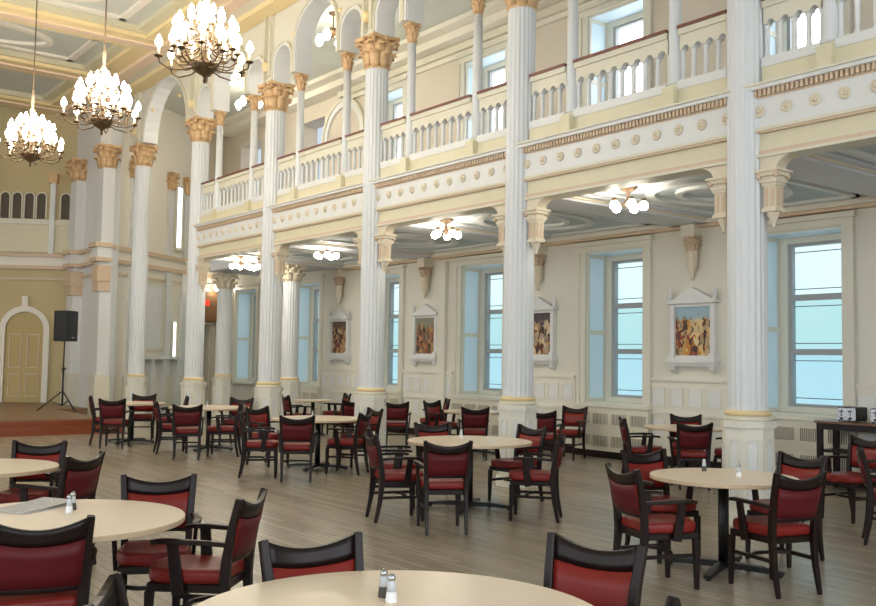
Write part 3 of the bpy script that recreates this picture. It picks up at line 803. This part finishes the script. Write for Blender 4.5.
# framed paintings and wall corbels
PC = [((60, 40, 36), (140, 60, 40), (206, 150, 60), (220, 200, 150), (120, 96, 70)),
      ((40, 36, 40), (110, 50, 40), (190, 150, 90), (210, 190, 160), (70, 60, 60)),
      ((60, 50, 40), (120, 90, 60), (190, 150, 90), (150, 70, 50), (90, 90, 80)),
      ((40, 30, 28), (120, 60, 40), (180, 130, 80), (200, 170, 130), (60, 40, 34))]
SKY = [(150, 178, 190), (70, 60, 66), (130, 130, 112), (96, 72, 60)]
PL = ['painting with blue sky, between the first and second columns', 'dark painting partly behind the second column', 'olive toned painting right of the third column', 'dark brown painting right of the fourth column']
for i in range(4):
    y = CY[i + 2] + 0.01
    t = thing('framed_painting', 'white framed ' + PL[i], 'painting', (XW, y, 1.56), 0, 'pedimented paintings on the window wall')
    bm = B(); box(bm, -0.05, -0.03, -0.345, 0.345, 0.22, 1.0)
    cv = obj('canvas', bm, painting_mat('painted_scene_%d' % i, i + 1.3, PC[i], SKY[i]), t)
    cv.data.transform(Matrix.Translation((0, 0, -0.6))); cv.location = (0, 0, 0.6)
    bm = B()
    for s in (-1, 1):
        box(bm, -0.10, -0.001, s * 0.385 - 0.04, s * 0.385 + 0.04, 0.20, 1.04); box(bm, -0.13, -0.001, s * 0.385 - 0.05, s * 0.385 + 0.05, 0.18, 0.26)
    box(bm, -0.09, -0.001, -0.345, 0.345, 1.0, 1.05); box(bm, -0.09, -0.001, -0.345, 0.345, 0.18, 0.22); box(bm, -0.03, -0.001, -0.345, 0.345, 0.22, 1.0)
    obj('frame', bm, WHITE, t)
    bm = B(); box(bm, -0.17, -0.001, -0.47, 0.47, 0.10, 0.18); box(bm, -0.12, -0.001, -0.44, 0.44, 0.05, 0.10)
    for s in (-1, 1): sweep(bm, [(-0.07, s * 0.38, 0.06), (-0.06, s * 0.38, 0.0), (-0.03, s * 0.38, -0.06)], [0.05, 0.045, 0.025], [0.06, 0.05, 0.02], side=(0, 1, 0))
    obj('shelf', bm, WHITE, t)
    bm = B(); box(bm, -0.15, -0.001, -0.47, 0.47, 1.05, 1.11)
    prof = [(-0.4, 1.11), (0.4, 1.11), (0.28, 1.17), (0.1, 1.26), (0, 1.31), (-0.1, 1.26), (-0.28, 1.17)]
    a = [bm.verts.new((-0.12, q, z)) for q, z in prof]; b = [bm.verts.new((-0.001, q, z)) for q, z in prof]
    for q in range(7): bm.faces.new((a[q], a[(q + 1) % 7], b[(q + 1) % 7], b[q]))
    bm.faces.new(a); bm.faces.new(list(reversed(b)))
    for s in (-1, 1): lathe(bm, [(0.05, 1.11), (0.03, 1.16), (0.045, 1.2), (0.02, 1.26), (0.006, 1.3)], 10, Matrix.Translation((-0.08, s * 0.43, 0)))
    obj('pediment', bm, WHITE, t)
    k = thing('wall_corbel', 'plaster wall corbel above the ' + PL[i].split(',')[0] + ['', '', '', ''][i], 'corbel', (XW - 0.12, y - 0.03, 0), 0, 'plaster corbels above the paintings')
    bm = B(); lathe(bm, [(0.012, 2.98), (0.04, 3.03), (0.03, 3.08), (0.06, 3.14), (0.085, 3.2), (0.09, 3.42), (0.10, 3.45)], 12); obj('pendant', bm, CORB, k)
    bm = B(); capital(bm, 0.085, 0.22, 0.10, Matrix.Translation((0, 0, 3.45))); obj('capital', bm, ROSE, k)
    bm = B(); box(bm, -0.13, 0.119, -0.13, 0.13, 3.67, 3.859); obj('block', bm, CREAM2, k)

# ------------------------------------------------------------------ lights of the room
def chandelier(label, loc, zc):
    t = thing('chandelier', label, 'chandelier', loc, 0, 'candle chandeliers over the hall')
    zb = 5.27
    bm = B(); tube(bm, [(0, 0, zb + 1.25), (0, 0, zc)], 0.012, 6); obj('rod', bm, CABLEM, t)
    bm = B(); lathe(bm, [(0.02, zb + 1.3), (0.03, zb + 1.1), (0.02, zb + 0.95), (0.05, zb + 0.9), (0.025, zb + 0.8), (0.025, zb + 0.4), (0.07, zb + 0.34), (0.03, zb + 0.25)], 10); obj('stem', bm, GILT, t)
    bm = B(); lathe(bm, [(0.01, zb - 0.16), (0.022, zb - 0.13), (0.014, zb - 0.1), (0.03, zb - 0.07), (0.13, zb - 0.01), (0.17, zb + 0.06), (0.175, zb + 0.08), (0.06, zb + 0.1), (0.03, zb + 0.26)], 20); obj('bowl', bm, BRASS, t)
    bmS = None
    for (n, R, zt, z0, ph) in ((7, 0.57, zb + 0.16, zb + 0.05, 0.2), (12, 0.41, zb + 0.28, zb + 0.14, 0.0), (12, 0.37, zb + 0.46, zb + 0.30, 0.13), (8, 0.2, zb + 0.60, zb + 0.46, 0.0)):
        for i in range(n):
            a = 2 * PI * i / n + ph
            M = Matrix.Rotation(a, 4, 'Z')
            bm = B(); tube(bm, [(0.06, 0, z0), (R * 0.4, 0, z0 - 0.07), (R * 0.75, 0, z0 - 0.08), (R * 0.97, 0, z0 - 0.02), (R, 0, zt - 0.06)], 0.011, 6, M)
            lathe(bm, [(0.012, zt - 0.07), (0.05, zt - 0.055), (0.055, zt - 0.04), (0.02, zt - 0.04)], 10, M @ Matrix.Translation((R, 0, 0)))
            ar = obj('arm', bm, BRASS, t)
            bm = B(); lathe(bm, [(0.014, zt - 0.04), (0.014, zt + 0.07)], 8, M @ Matrix.Translation((R, 0, 0))); obj('candle', bm, CANDLE, ar)
            bm = B(); lathe(bm, [(0.014, zt + 0.07), (0.042, zt + 0.105), (0.045, zt + 0.14), (0.024, zt + 0.19), (0.003, zt + 0.225)], 8, M @ Matrix.Translation((R, 0, 0))); obj('bulb', bm, BULB, ar)
    return t
ch = chandelier('largest and nearest lit candle chandelier, at the top of the view', (4.87, 11.15, 0), 8.38)
dup(ch, (4.82, 14.9, 0), 0, 'second lit candle chandelier, between the other two')
dup(ch, (4.65, 18.35, 0), 0, 'farthest lit candle chandelier at the left edge')

def ceiling_light(label, loc, n=5, R=0.2):
    t = thing('ceiling_light', label, 'ceiling light', loc, 0, 'globe ceiling lights')
    bm = B(); lathe(bm, [(0.13, 0), (0.125, -0.02), (0.05, -0.07), (0.02, -0.08), (0.02, -0.16), (0.045, -0.19), (0.045, -0.22), (0.02, -0.25), (0.01, -0.28)], 16); obj('canopy', bm, BRASS, t)
    for i in range(n):
        a = 2 * PI * i / n + 0.3; M = Matrix.Rotation(a, 4, 'Z')
        bm = B(); tube(bm, [(0.03, 0, -0.2), (R * 0.5, 0, -0.24), (R * 0.85, 0, -0.2), (R, 0, -0.16)], 0.01, 6, M); lathe(bm, [(0.03, -0.16), (0.035, -0.19), (0.02, -0.2)], 8, M @ Matrix.Translation((R, 0, 0)))
        ar = obj('arm', bm, BRASS, t)
        bm = B(); ball(bm, (R, 0, -0.255), 0.062, 12, M); obj('globe', bm, GLOBE, ar)
    return t
cl = ceiling_light('globe ceiling light under the gallery, nearest, between the first two columns', (9.5, 8.17, 3.955))
dup(cl, (9.53, 12.05, 3.955), 0.5, 'globe ceiling light under the gallery, between the second and third columns')
dup(cl, (9.8, 16.25, 3.955), 0.2, 'globe ceiling light under the gallery, between the third and fourth columns')
dup(cl, (9.55, 19.55, 3.955), 0.9, 'globe ceiling light under the gallery, farthest and left of the cluster')
dup(cl, (10.0, 19.55, 3.955), 0.1, 'globe ceiling light under the gallery, farthest and right of the cluster')
for i, (y, lab) in enumerate(((16.1, 'between the third and fourth columns'), (19.8, 'between the fourth and fifth columns, nearer one'), (21.7, 'between the fourth and fifth columns, farther one'))):
    t = thing('gallery_lantern', 'hanging gallery light seen through the arch ' + lab, 'hanging light', ((9.75, 9.6, 10.7)[i], y, ZC - 0.001), 0, 'hanging lights in the gallery')
    bm = B(); lathe(bm, [(0.1, 0), (0.09, -0.03), (0.015, -0.06), (0.012, -0.3), (0.12, -0.34), (0.16, -0.4), (0.1, -0.46), (0.02, -0.5)], 14); obj('canopy', bm, BRASS, t)
    for q in range(4):
        M = Matrix.Rotation(q * PI / 2 + 0.6, 4, 'Z')
        bm = B(); tube(bm, [(0.1, 0, -0.42), (0.22, 0, -0.46), (0.3, 0, -0.42)], 0.012, 6, M); ar = obj('arm', bm, BRASS, t)
        bm = B(); lathe(bm, [(0.03, -0.42), (0.075, -0.5), (0.08, -0.56), (0.05, -0.63), (0.01, -0.66)], 12, M @ Matrix.Translation((0.3, 0, 0))); obj('shade', bm, GLOBE, ar)
t = thing('wall_globe', 'single small globe light above the aisle doorway', 'wall light', (0, 0, 0), 0)
bm = B(); ball(bm, (0, 0, 0), 0.09, 12, MC @ Matrix.Translation((4.75, 0.4, 3.72))); obj('globe', bm, GLOBE, t)
bm = B(); tube(bm, [(4.75, 0.0, 3.85), (4.75, 0.3, 3.87), (4.75, 0.4, 3.8)], 0.012, 6, MC); obj('bracket', bm, BRASS, t)

# ------------------------------------------------------------------ chairs
def make_chair(label, loc, rz):
    """faces +Y"""
    t = thing('armchair', label, 'chair', loc, rz)
    bm = B()
    n = 4
    vs = []
    prism(bm, [(-0.2, -0.215), (0.2, -0.215), (0.235, 0.06), (0.228, 0.15), (0.19, 0.215), (0.1, 0.243), (0, 0.25), (-0.1, 0.243), (-0.19, 0.215), (-0.228, 0.15), (-0.235, 0.06)], 0.412, 0.492); bevel(bm, 0.03, 4)
    for f in bm.faces: f.smooth = True; obj('seat', bm, VINYL, t)
    bm = B(); prism(bm, [(-0.195, -0.215), (0.195, -0.215), (0.215, 0.215), (-0.215, 0.215)], 0.365, 0.414); bevel(bm, 0.006, 1); obj('seat_frame', bm, DARKW, t)
    def post(s):
        return [(s * 0.205, -0.285, 0.0), (s * 0.205, -0.245, 0.2), (s * 0.207, -0.225, 0.4), (s * 0.212, -0.235, 0.55), (s * 0.222, -0.265, 0.72), (s * 0.236, -0.305, 0.885)]
    for s in (-1, 1):
        bm = B(); sweep(bm, post(s), [0.016, 0.02, 0.023, 0.023, 0.022, 0.02], [0.016, 0.022, 0.028, 0.026, 0.022, 0.018], side=(1, 0, 0)); bevel(bm, 0.005, 1); obj('leg', bm, DARKW, t)
    for s in (-1, 1):
        bm = B(); sweep(bm, [(s * 0.213, 0.205, 0.0), (s * 0.207, 0.198, 0.37)], [0.016, 0.023], [0.016, 0.023], side=(1, 0, 0)); bevel(bm, 0.004, 1); obj('leg', bm, DARKW, t)
    # curved back: plan bow towards the rear, concave top edge
    def yat(x, z): return -0.235 - (z - 0.55) * 0.21 - 0.035 * (1 - (x / 0.22) ** 2) + 0.0
    def backgrid(bm, zlo, zhi, th, half):
        nx, nz = 10, 3
        g = {}
        for f, off in ((0, th), (1, -th)):
            for i in range(nx + 1):
                x = -half + 2 * half * i / nx
                for j in range(nz + 1):
                    z0, z1 = zlo(x), zhi(x); z = z0 + (z1 - z0) * j / nz
                    sx = 1 + 0.13 * (z - 0.55) / 0.33
                    g[f, i, j] = bm.verts.new((x * sx, yat(x, z) + off, z))
        for f in (0, 1):
            for i in range(nx):
                for j in range(nz):
                    q = [g[f, i, j], g[f, i + 1, j], g[f, i + 1, j + 1], g[f, i, j + 1]]
                    fc = bm.faces.new(q if f else list(reversed(q))); fc.smooth = True; fc.material_index = 0 if f == 0 else 1
        for i in range(nx):
            for j in (0, nz): bm.faces.new((g[0, i, j], g[0, i + 1, j], g[1, i + 1, j], g[1, i, j]))
        for j in range(nz):
            for i in (0, nx): bm.faces.new((g[0, i, j], g[0, i, j + 1], g[1, i, j + 1], g[1, i, j]))
    bm = B(); backgrid(bm, lambda x: 0.752 + 0.026 * (x / 0.2) ** 2, lambda x: 0.832 + 0.05 * (x / 0.2) ** 2, 0.013, 0.2); obj('top_rail', bm, DARKW, t)
    bm = B(); backgrid(bm, lambda x: 0.555, lambda x: 0.752 + 0.026 * (x / 0.2) ** 2, 0.02, 0.196); obj('back_panel', bm, [VINYL, VINYLB], t)
    bm = B(); backgrid(bm, lambda x: 0.53, lambda x: 0.555, 0.012, 0.2); obj('lower_rail', bm, DARKW, t)
    for s in (-1, 1):
        bm = B()
        sweep(bm, [(s * 0.228, -0.245, 0.635), (s * 0.25, -0.12, 0.645), (s * 0.268, 0.05, 0.65), (s * 0.262, 0.13, 0.648), (s * 0.25, 0.175, 0.638)], [0.016, 0.02, 0.026, 0.026, 0.018], [0.013] * 5, side=(1, 0, 0))
        sweep(bm, [(s * 0.240, 0.02, 0.36), (s * 0.250, 0.04, 0.5), (s * 0.262, 0.055, 0.64)], [0.013] * 3, [0.036, 0.033, 0.03], side=(1, 0, 0))
        bevel(bm, 0.004, 1); obj('armrest', bm, DARKW, t)
    for s in (-1, 1):
        bm = B(); box(bm, s * 0.206 - 0.010, s * 0.206 + 0.010, -0.24, 0.2, 0.235, 0.262); obj('stretcher', bm, DARKW, t)
    bm = B(); sweep(bm, [(-0.2, 0.0, 0.25), (-0.1, 0.06, 0.25), (0.1, 0.06, 0.25), (0.2, 0.0, 0.25)], 0.011, 0.012); obj('stretcher', bm, DARKW, t)
    for ch in t.children: ch.data.transform(Matrix.Diagonal((0.93, 1, 1, 1)))
    return t
def deg(a): return math.radians(a) - PI / 2
CH = [
 # x, y, facing deg, label, group
 (5.71, 4.61, -20, 'red armchair at the right table, nearest on its left side', 'R'),
 (6.57, 5.24, -105, 'red armchair on the far left side of the right table, facing the viewer', 'R'),
 (6.34, 4.07, 75, 'red armchair with its back to the viewer in front of the right table', 'R'),
 (7.30, 4.575, 178, 'red armchair on the far right side of the right table', 'R'),
 (5.77, 7.30, 62, 'red armchair with its back to the viewer at the middle table', 'M'),
 (6.98, 7.29, 130, 'red armchair on the right side of the middle table, facing left', 'M'),
 (7.62, 8.28, 182, 'red armchair behind the right end of the middle table', 'M'),
 (7.02, 8.95, -112, 'red armchair behind the middle table, only its back top showing', 'M'),
 (5.77, 8.03, -20, 'red armchair on the left side of the middle table, facing right', 'M'),
 (6.22, 8.72, -35, 'red armchair behind the left end of the middle table', 'M'),
 (6.44, 11.34, 60, 'red armchair with its back to the viewer at the table between third and fourth columns', 'C'),
 (6.20, 11.90, -30, 'red armchair left of the table between third and fourth columns, facing right', 'C'),
 (7.40, 11.62, 125, 'red armchair right of the table between third and fourth columns, front one of two', 'C'),
 (8.05, 12.30, 175, 'red armchair right of the table between third and fourth columns, rear one of two', 'C'),
 (6.95, 13.08, -75, 'red armchair behind the table between third and fourth columns', 'C'),
 (6.28, 14.62, 65, 'red armchair with its back to the viewer at the table before the fifth column', 'D'),
 (6.94, 14.70, 146, 'red armchair on the right side of the table before the fifth column', 'D'),
 (7.90, 16.25, -140, 'red armchair behind the right end of the table before the fifth column', 'D'),
 (6.42, 15.55, -15, 'red armchair left of the table before the fifth column', 'D'),
 (5.93, 16.98, 58, 'red armchair with its back to the viewer at the farthest left table', 'E'),
 (6.03, 17.72, -20, 'red armchair at the left side of the farthest left table, edge on', 'E'),
 (6.92, 18.30, -115, 'red armchair behind the farthest left table, facing the viewer', 'E'),
 (7.10, 17.35, 160, 'red armchair right of the farthest left table', 'E'),
 (9.85, 17.30, -10, 'red armchair left of the small table behind the fourth column', 'F'),
 (11.05, 17.85, 165, 'red armchair right of the small table behind the fourth column', 'F'),
 (9.75, 15.25, 80, 'red armchair just left of the third column, seen nearly edge on', 'F'),
 (10.25, 14.35, 52, 'red armchair with its back to the viewer right of the third column', 'G'),
 (11.55, 14.95, 150, 'red armchair facing left by the wall right of the third column', 'G'),
 (11.02, 13.93, -80, 'red armchair near the third window, edge on behind the middle table', 'G'),
 (10.30, 12.20, 55, 'red armchair with its back to the viewer left of the second column', 'G'),
 (10.75, 10.95, 35, 'red armchair just right of the second column', 'H'),
 (11.75, 11.42, -160, 'red armchair by the radiator right of the second column', 'H'),
 (10.43, 8.67, -40, 'red armchair facing right at the table by the second window', 'T'),
 (11.62, 8.85, -140, 'red armchair between the window table and the dado panels', 'T'),
 (10.50, 7.95, 50, 'red armchair with its back to the viewer at the window table', 'T'),
 (11.2, 7.75, 110, 'red armchair mostly hidden behind the first column pedestal', 'T'),
 (9.85, 5.36, -190, 'red armchair in front of the toaster table', 'Z'),
 (8.87, 4.37, -60, 'red armchair cut by the right edge of the view', 'Z'),
 (1.37, 4.94, 75, 'large red armchair with its back to the viewer at the left edge', 'L'),
 (2.25, 5.67, -114, 'red armchair behind the near left table, facing the viewer', 'L'),
 (2.27, 5.08, 135, 'red armchair on the right side of the near left table, facing left', 'L'),
 (2.23, 8.53, -125, 'red armchair behind the far left table, facing the viewer', 'K'),
 (2.2, 7.71, 127, 'red armchair on the right side of the far left table', 'K'),
 (1.34, 3.0, -30, 'red armchair at the bottom left, only its back corner showing', 'N'),
 (2.075, 3.27, -97, 'red armchair behind the foreground table, facing the viewer', 'N'),
 (2.815, 2.768, 195, 'red armchair right of the foreground table, facing left', 'N'),
 (2.20, 2.10, 130, 'red armchair at the bottom edge, only a post tip showing', 'N'),
]
GN = {'R': 'chairs around the right table', 'M': 'chairs around the middle table', 'C': 'chairs around the table before the third column', 'D': 'chairs around the table before the fifth column', 'E': 'chairs around the farthest left table', 'F': 'chairs behind the fourth column', 'G': 'chairs by the third window', 'H': 'chairs right of the second column', 'T': 'chairs around the window table', 'Z': 'chairs by the toaster table', 'L': 'chairs around the near left table', 'K': 'chairs around the far left table', 'N': 'chairs around the foreground table'}
c0 = None
for x, y, a, lab, g in CH:
    if c0 is None:
        c0 = make_chair(lab, (x, y, 0), deg(a)); c0['group'] = GN[g]
    else: dup(c0, (x, y, 0), deg(a), lab, GN[g])

# ------------------------------------------------------------------ tables
def make_table(label, x, y, r, rz):
    t = thing('round_table', label, 'table', (x, y, 0), rz, 'round dining tables')
    bm = B(); lathe(bm, [(r - 0.004, 0.72), (r, 0.724), (r, 0.746), (r - 0.004, 0.75)], 64, smooth=False, mi=0)
    for f in bm.faces:
        if len(f.verts) > 10: f.material_index = 0
        else: f.material_index = 1
    obj('tabletop', bm, [TOP, EDGE], t)
    bm = B(); lathe(bm, [(0.042, 0.03), (0.042, 0.70)], 20); obj('pedestal', bm, BLACK, t)
    bm = B(); box(bm, -0.28, 0.28, -0.02, 0.02, 0.70, 0.72); box(bm, -0.02, 0.02, -0.28, 0.28, 0.70, 0.7195); obj('top_bracket', bm, BLACK, t)
    bm = B(); L = min(r * 0.8, 0.48)
    for q in range(4):
        M = Matrix.Rotation(q * PI / 2, 4, 'Z'); sweep(bm, [(0.0, 0, 0.055), (L * 0.6, 0, 0.045), (L, 0, 0.03)], [0.035, 0.032, 0.028], [0.025, 0.02, 0.014], side=(0, 1, 0), M=M)
        lathe(bm, [(0.02, 0.0), (0.02, 0.02)], 8, M @ Matrix.Translation((L - 0.03, 0, 0)))
    obj('base', bm, BLACK, t)
    return t
TB = [(6.55, 4.63, 0.58, 0.35, 'round tan table nearest the first column, at the right'), (6.87, 8.20, 0.70, 0.66, 'round tan table in the middle of the hall, left of the second column'),
      (7.37, 12.35, 0.69, 0.66, 'round tan table before the third column'), (7.19, 15.82, 0.70, 0.66, 'round tan table before the fifth column'), (6.52, 17.80, 0.62, 0.66, 'round tan table farthest left, near the stage'),
      (10.45, 17.75, 0.42, 0.3, 'small round table behind the fourth column'), (10.95, 12.95, 0.55, 0.3, 'round table by the third window, behind the middle table'), (11.1, 8.45, 0.6, 0.3, 'round table by the second window, near the dado'),
      (1.60, 5.44, 0.68, 0.5, 'round tan table with a newspaper at the left'), (1.78, 8.20, 0.60, 0.5, 'round tan table at the left edge, behind the newspaper table'), (1.96, 2.72, 0.75, 0.5, 'large round tan table in the foreground')]
for x, y, r, rz, lab in TB: make_table(lab, x, y, r, rz)

# salt and pepper shakers, newspaper
def shaker(label, x, y, fill):
    t = thing('salt_shaker' if fill is SALT else 'pepper_shaker', label, 'shaker', (x, y, 0.7505), 0, 'shakers on the tables')
    bm = B(); lathe(bm, [(0.021, 0), (0.022, 0.004), (0.018, 0.04)], 10); obj('contents', bm, fill, t)
    bm = B(); lathe(bm, [(0.0185, 0.04), (0.014, 0.075), (0.013, 0.08)], 10); obj('glass_body', bm, GLASSM, t)
    bm = B(); lathe(bm, [(0.015, 0.08), (0.015, 0.092), (0.01, 0.102), (0.002, 0.105)], 10); obj('cap', bm, CHROME, t)
SH = []
shaker('pepper shaker on the right table, left of the salt', 6.706, 4.93, PEPPER)
shaker('white salt shaker on the right table', 6.60, 4.52, SALT)
shaker('pepper shaker on the foreground table', 2.085, 2.985, PEPPER)
shaker('white salt shaker on the foreground table', 2.064, 2.905, SALT)
shaker('white salt shaker beside the newspaper on the left table', 1.693, 5.556, SALT)
shaker('pepper shaker beside the newspaper on the left table', 1.745, 5.66, PEPPER)
shaker('white salt shaker on the middle table', 6.99, 8.50, SALT)
shaker('white salt shaker on the table before the third column', 7.30, 12.40, SALT)
shaker('white salt shaker on the table before the fifth column', 7.16, 15.85, SALT)
t = thing('newspaper', 'folded grey newspaper lying on the near left table', 'newspaper', (1.58, 5.84, 0.7505), 0.55)
bm = B(); box(bm, -0.2, 0.2, -0.13, 0.13, 0, 0.006)
obj('lower_sheet', bm, PAPER, t)
bm = B(); sweep(bm, [(-0.21, 0, 0.009), (-0.05, 0, 0.012), (0.1, 0, 0.02), (0.2, 0, 0.028)], 0.12, 0.002, side=(0, 1, 0)); obj('folded_sheet', bm, PAPER, t)

# speaker on tripod stand
SX, SY = 6.86, 23.35
t = thing('speaker_stand', 'black tripod speaker stand on the stage', 'stand', (SX, SY, 0.3), 0.5)
bm = B(); tube(bm, [(0, 0, 0.12), (0, 0, 1.0)], 0.022, 10); obj('lower_pole', bm, BLACK, t)
bm = B(); tube(bm, [(0, 0, 1.0), (0, 0, 1.66)], 0.016, 10); obj('upper_pole', bm, BLACK, t)
bm = B(); lathe(bm, [(0.035, 0.96), (0.035, 1.04)], 12); tube(bm, [(0.03, 0, 1.0), (0.09, 0, 1.0)], 0.014, 8); obj('collar', bm, BLACK, t)
for q in range(3):
    M = Matrix.Rotation(q * 2 * PI / 3 + 0.3, 4, 'Z')
    bm = B(); tube(bm, [(0.02, 0, 0.46), (0.54, 0, 0.02)], 0.014, 8, M); tube(bm, [(0.02, 0, 0.14), (0.28, 0, 0.24)], 0.009, 6, M); leg = obj('leg', bm, BLACK, t)
    bm = B(); ball(bm, (0.54, 0, 0.021), 0.02, 8, M); obj('rubber_foot', bm, BLACK, leg)
t = thing('loudspeaker', 'black loudspeaker box on a tripod stand before the arched door', 'speaker', (SX, SY, 1.96), 0.72)
bm = B(); prism(bm, [(-0.23, -0.2), (0.23, -0.2), (0.17, 0.2), (-0.17, 0.2)], 0.0, 0.73); bevel(bm, 0.02, 2); obj('cabinet', bm, SPKC, t)
bm = B(); box(bm, -0.2, 0.2, -0.215, -0.2, 0.06, 0.69); bevel(bm, 0.005, 1); obj('front_grille', bm, mat('speaker_grille', (26, 26, 28), 0.5, 0.3, 200), t)
bm = B(); box(bm, -0.05, 0.05, -0.222, -0.215, 0.075, 0.1); obj('badge', bm, CHROME, t)

# toaster table
t = thing('console_table', 'dark console table with shelves under the rightmost window', 'table', (12.10, 5.96, 0))
hy, hx = 0.96, 0.235
bm = B(); box(bm, -hx - 0.02, hx + 0.02, -hy - 0.03, hy + 0.03, 0.885, 0.915); bevel(bm, 0.005, 1); obj('tabletop', bm, mat('console_top', (120, 84, 62), 0.3, 0.15, 8), t)
bm = B(); box(bm, -hx, hx, -hy, hy, 0.80, 0.884); obj('apron', bm, DARKW, t)
for sx in (-1, 1):
    for sy in (-1, 1):
        bm = B(); box(bm, sx * (hx - 0.03) - 0.03, sx * (hx - 0.03) + 0.03, sy * (hy - 0.035) - 0.035, sy * (hy - 0.035) + 0.035, 0, 0.80); obj('leg', bm, DARKW, t)
for z in (0.16, 0.5):
    bm = B(); box(bm, -hx + 0.02, hx - 0.02, -hy + 0.02, hy - 0.02, z, z + 0.03); obj('shelf', bm, DARKW, t)
def toaster(label, y):
    t = thing('toaster', label, 'toaster', (12.07, y, 0.916), 0, 'toasters on the console table')
    bm = B(); box(bm, -0.15, 0.15, -0.14, 0.14, 0.012, 0.195); bevel(bm, 0.02, 3); obj('body', bm, BLACK, t)
    bm = B(); box(bm, -0.158, -0.15, -0.13, 0.13, 0.02, 0.185); bevel(bm, 0.003, 1); obj('front_plate', bm, CHROME, t)
    for s in (-1, 1):
        bm = B(); box(bm, -0.162, -0.158, s * 0.06 - 0.004, s * 0.06 + 0.004, 0.08, 0.16, mi=0); box(bm, -0.185, -0.158, s * 0.06 - 0.016, s * 0.06 + 0.016, 0.132, 0.145, mi=0); obj('lever', bm, BLACK, t)
        bm = B(); lathe(bm, [(0.018, 0), (0.015, 0.02), (0.004, 0.021)], 12, Matrix.Translation((-0.158, s * 0.06, 0.045)) @ Matrix.Rotation(-PI / 2, 4, 'Y')); obj('dial', bm, BLACK, t)
        bm = B(); box(bm, -0.11, 0.11, s * 0.06 - 0.03, s * 0.06 + 0.03, 0.195, 0.199, mi=0); obj('slot_rim', bm, CHROME, t)
        bm = B(); box(bm, -0.1, 0.1, s * 0.06 - 0.018, s * 0.06 + 0.018, 0.199, 0.2, mi=0); obj('slot', bm, BLACK, t)
    for q in ((-0.12, -0.11), (0.12, -0.11), (-0.12, 0.11), (0.12, 0.11)):
        bm = B(); lathe(bm, [(0.012, 0), (0.012, 0.013)], 8, Matrix.Translation((q[0], q[1], 0))); obj('foot', bm, BLACK, t)
toaster('steel and black toaster at the left end of the console table', 6.53)
toaster('steel and black toaster at the right edge of the view', 6.07)

# ------------------------------------------------------------------ camera, light, colour
cam = bpy.data.cameras.new('camera'); co = bpy.data.objects.new('camera', cam); COL.objects.link(co)
Rv = Vector((0.7882783141766138, -0.615133156754232, 0.015116178764796684)); Uv = Vector((-0.04890706001006648, -0.038146700956101495, 0.9980746107818481)); Fv = Vector((0.61337215365555, 0.787499859471568, 0.060154571332635964))
M3 = Matrix((Rv, Uv, -Fv)).transposed()
co.matrix_world = Matrix.Translation((0, 0, 1.65)) @ M3.to_4x4()
cam.sensor_width = 36; cam.lens = 943.46 * 36 / 876; cam.clip_start = 0.05; cam.clip_end = 200
SC.camera = co
w = bpy.data.worlds.new('sky'); SC.world = w; w.use_nodes = True
w.node_tree.nodes['Background'].inputs[0].default_value = (0.75, 0.87, 1, 1); w.node_tree.nodes['Background'].inputs[1].default_value = 1.0
SC.view_settings.view_transform = 'Standard'; SC.view_settings.look = 'None'; SC.view_settings.gamma = 1; SC.view_settings.use_curve_mapping = False
SC.view_settings.exposure = -0.22
SC.cycles.use_denoising = True
SC.cycles.max_bounces = 8; SC.cycles.diffuse_bounces = 5; SC.cycles.sample_clamp_indirect = 6
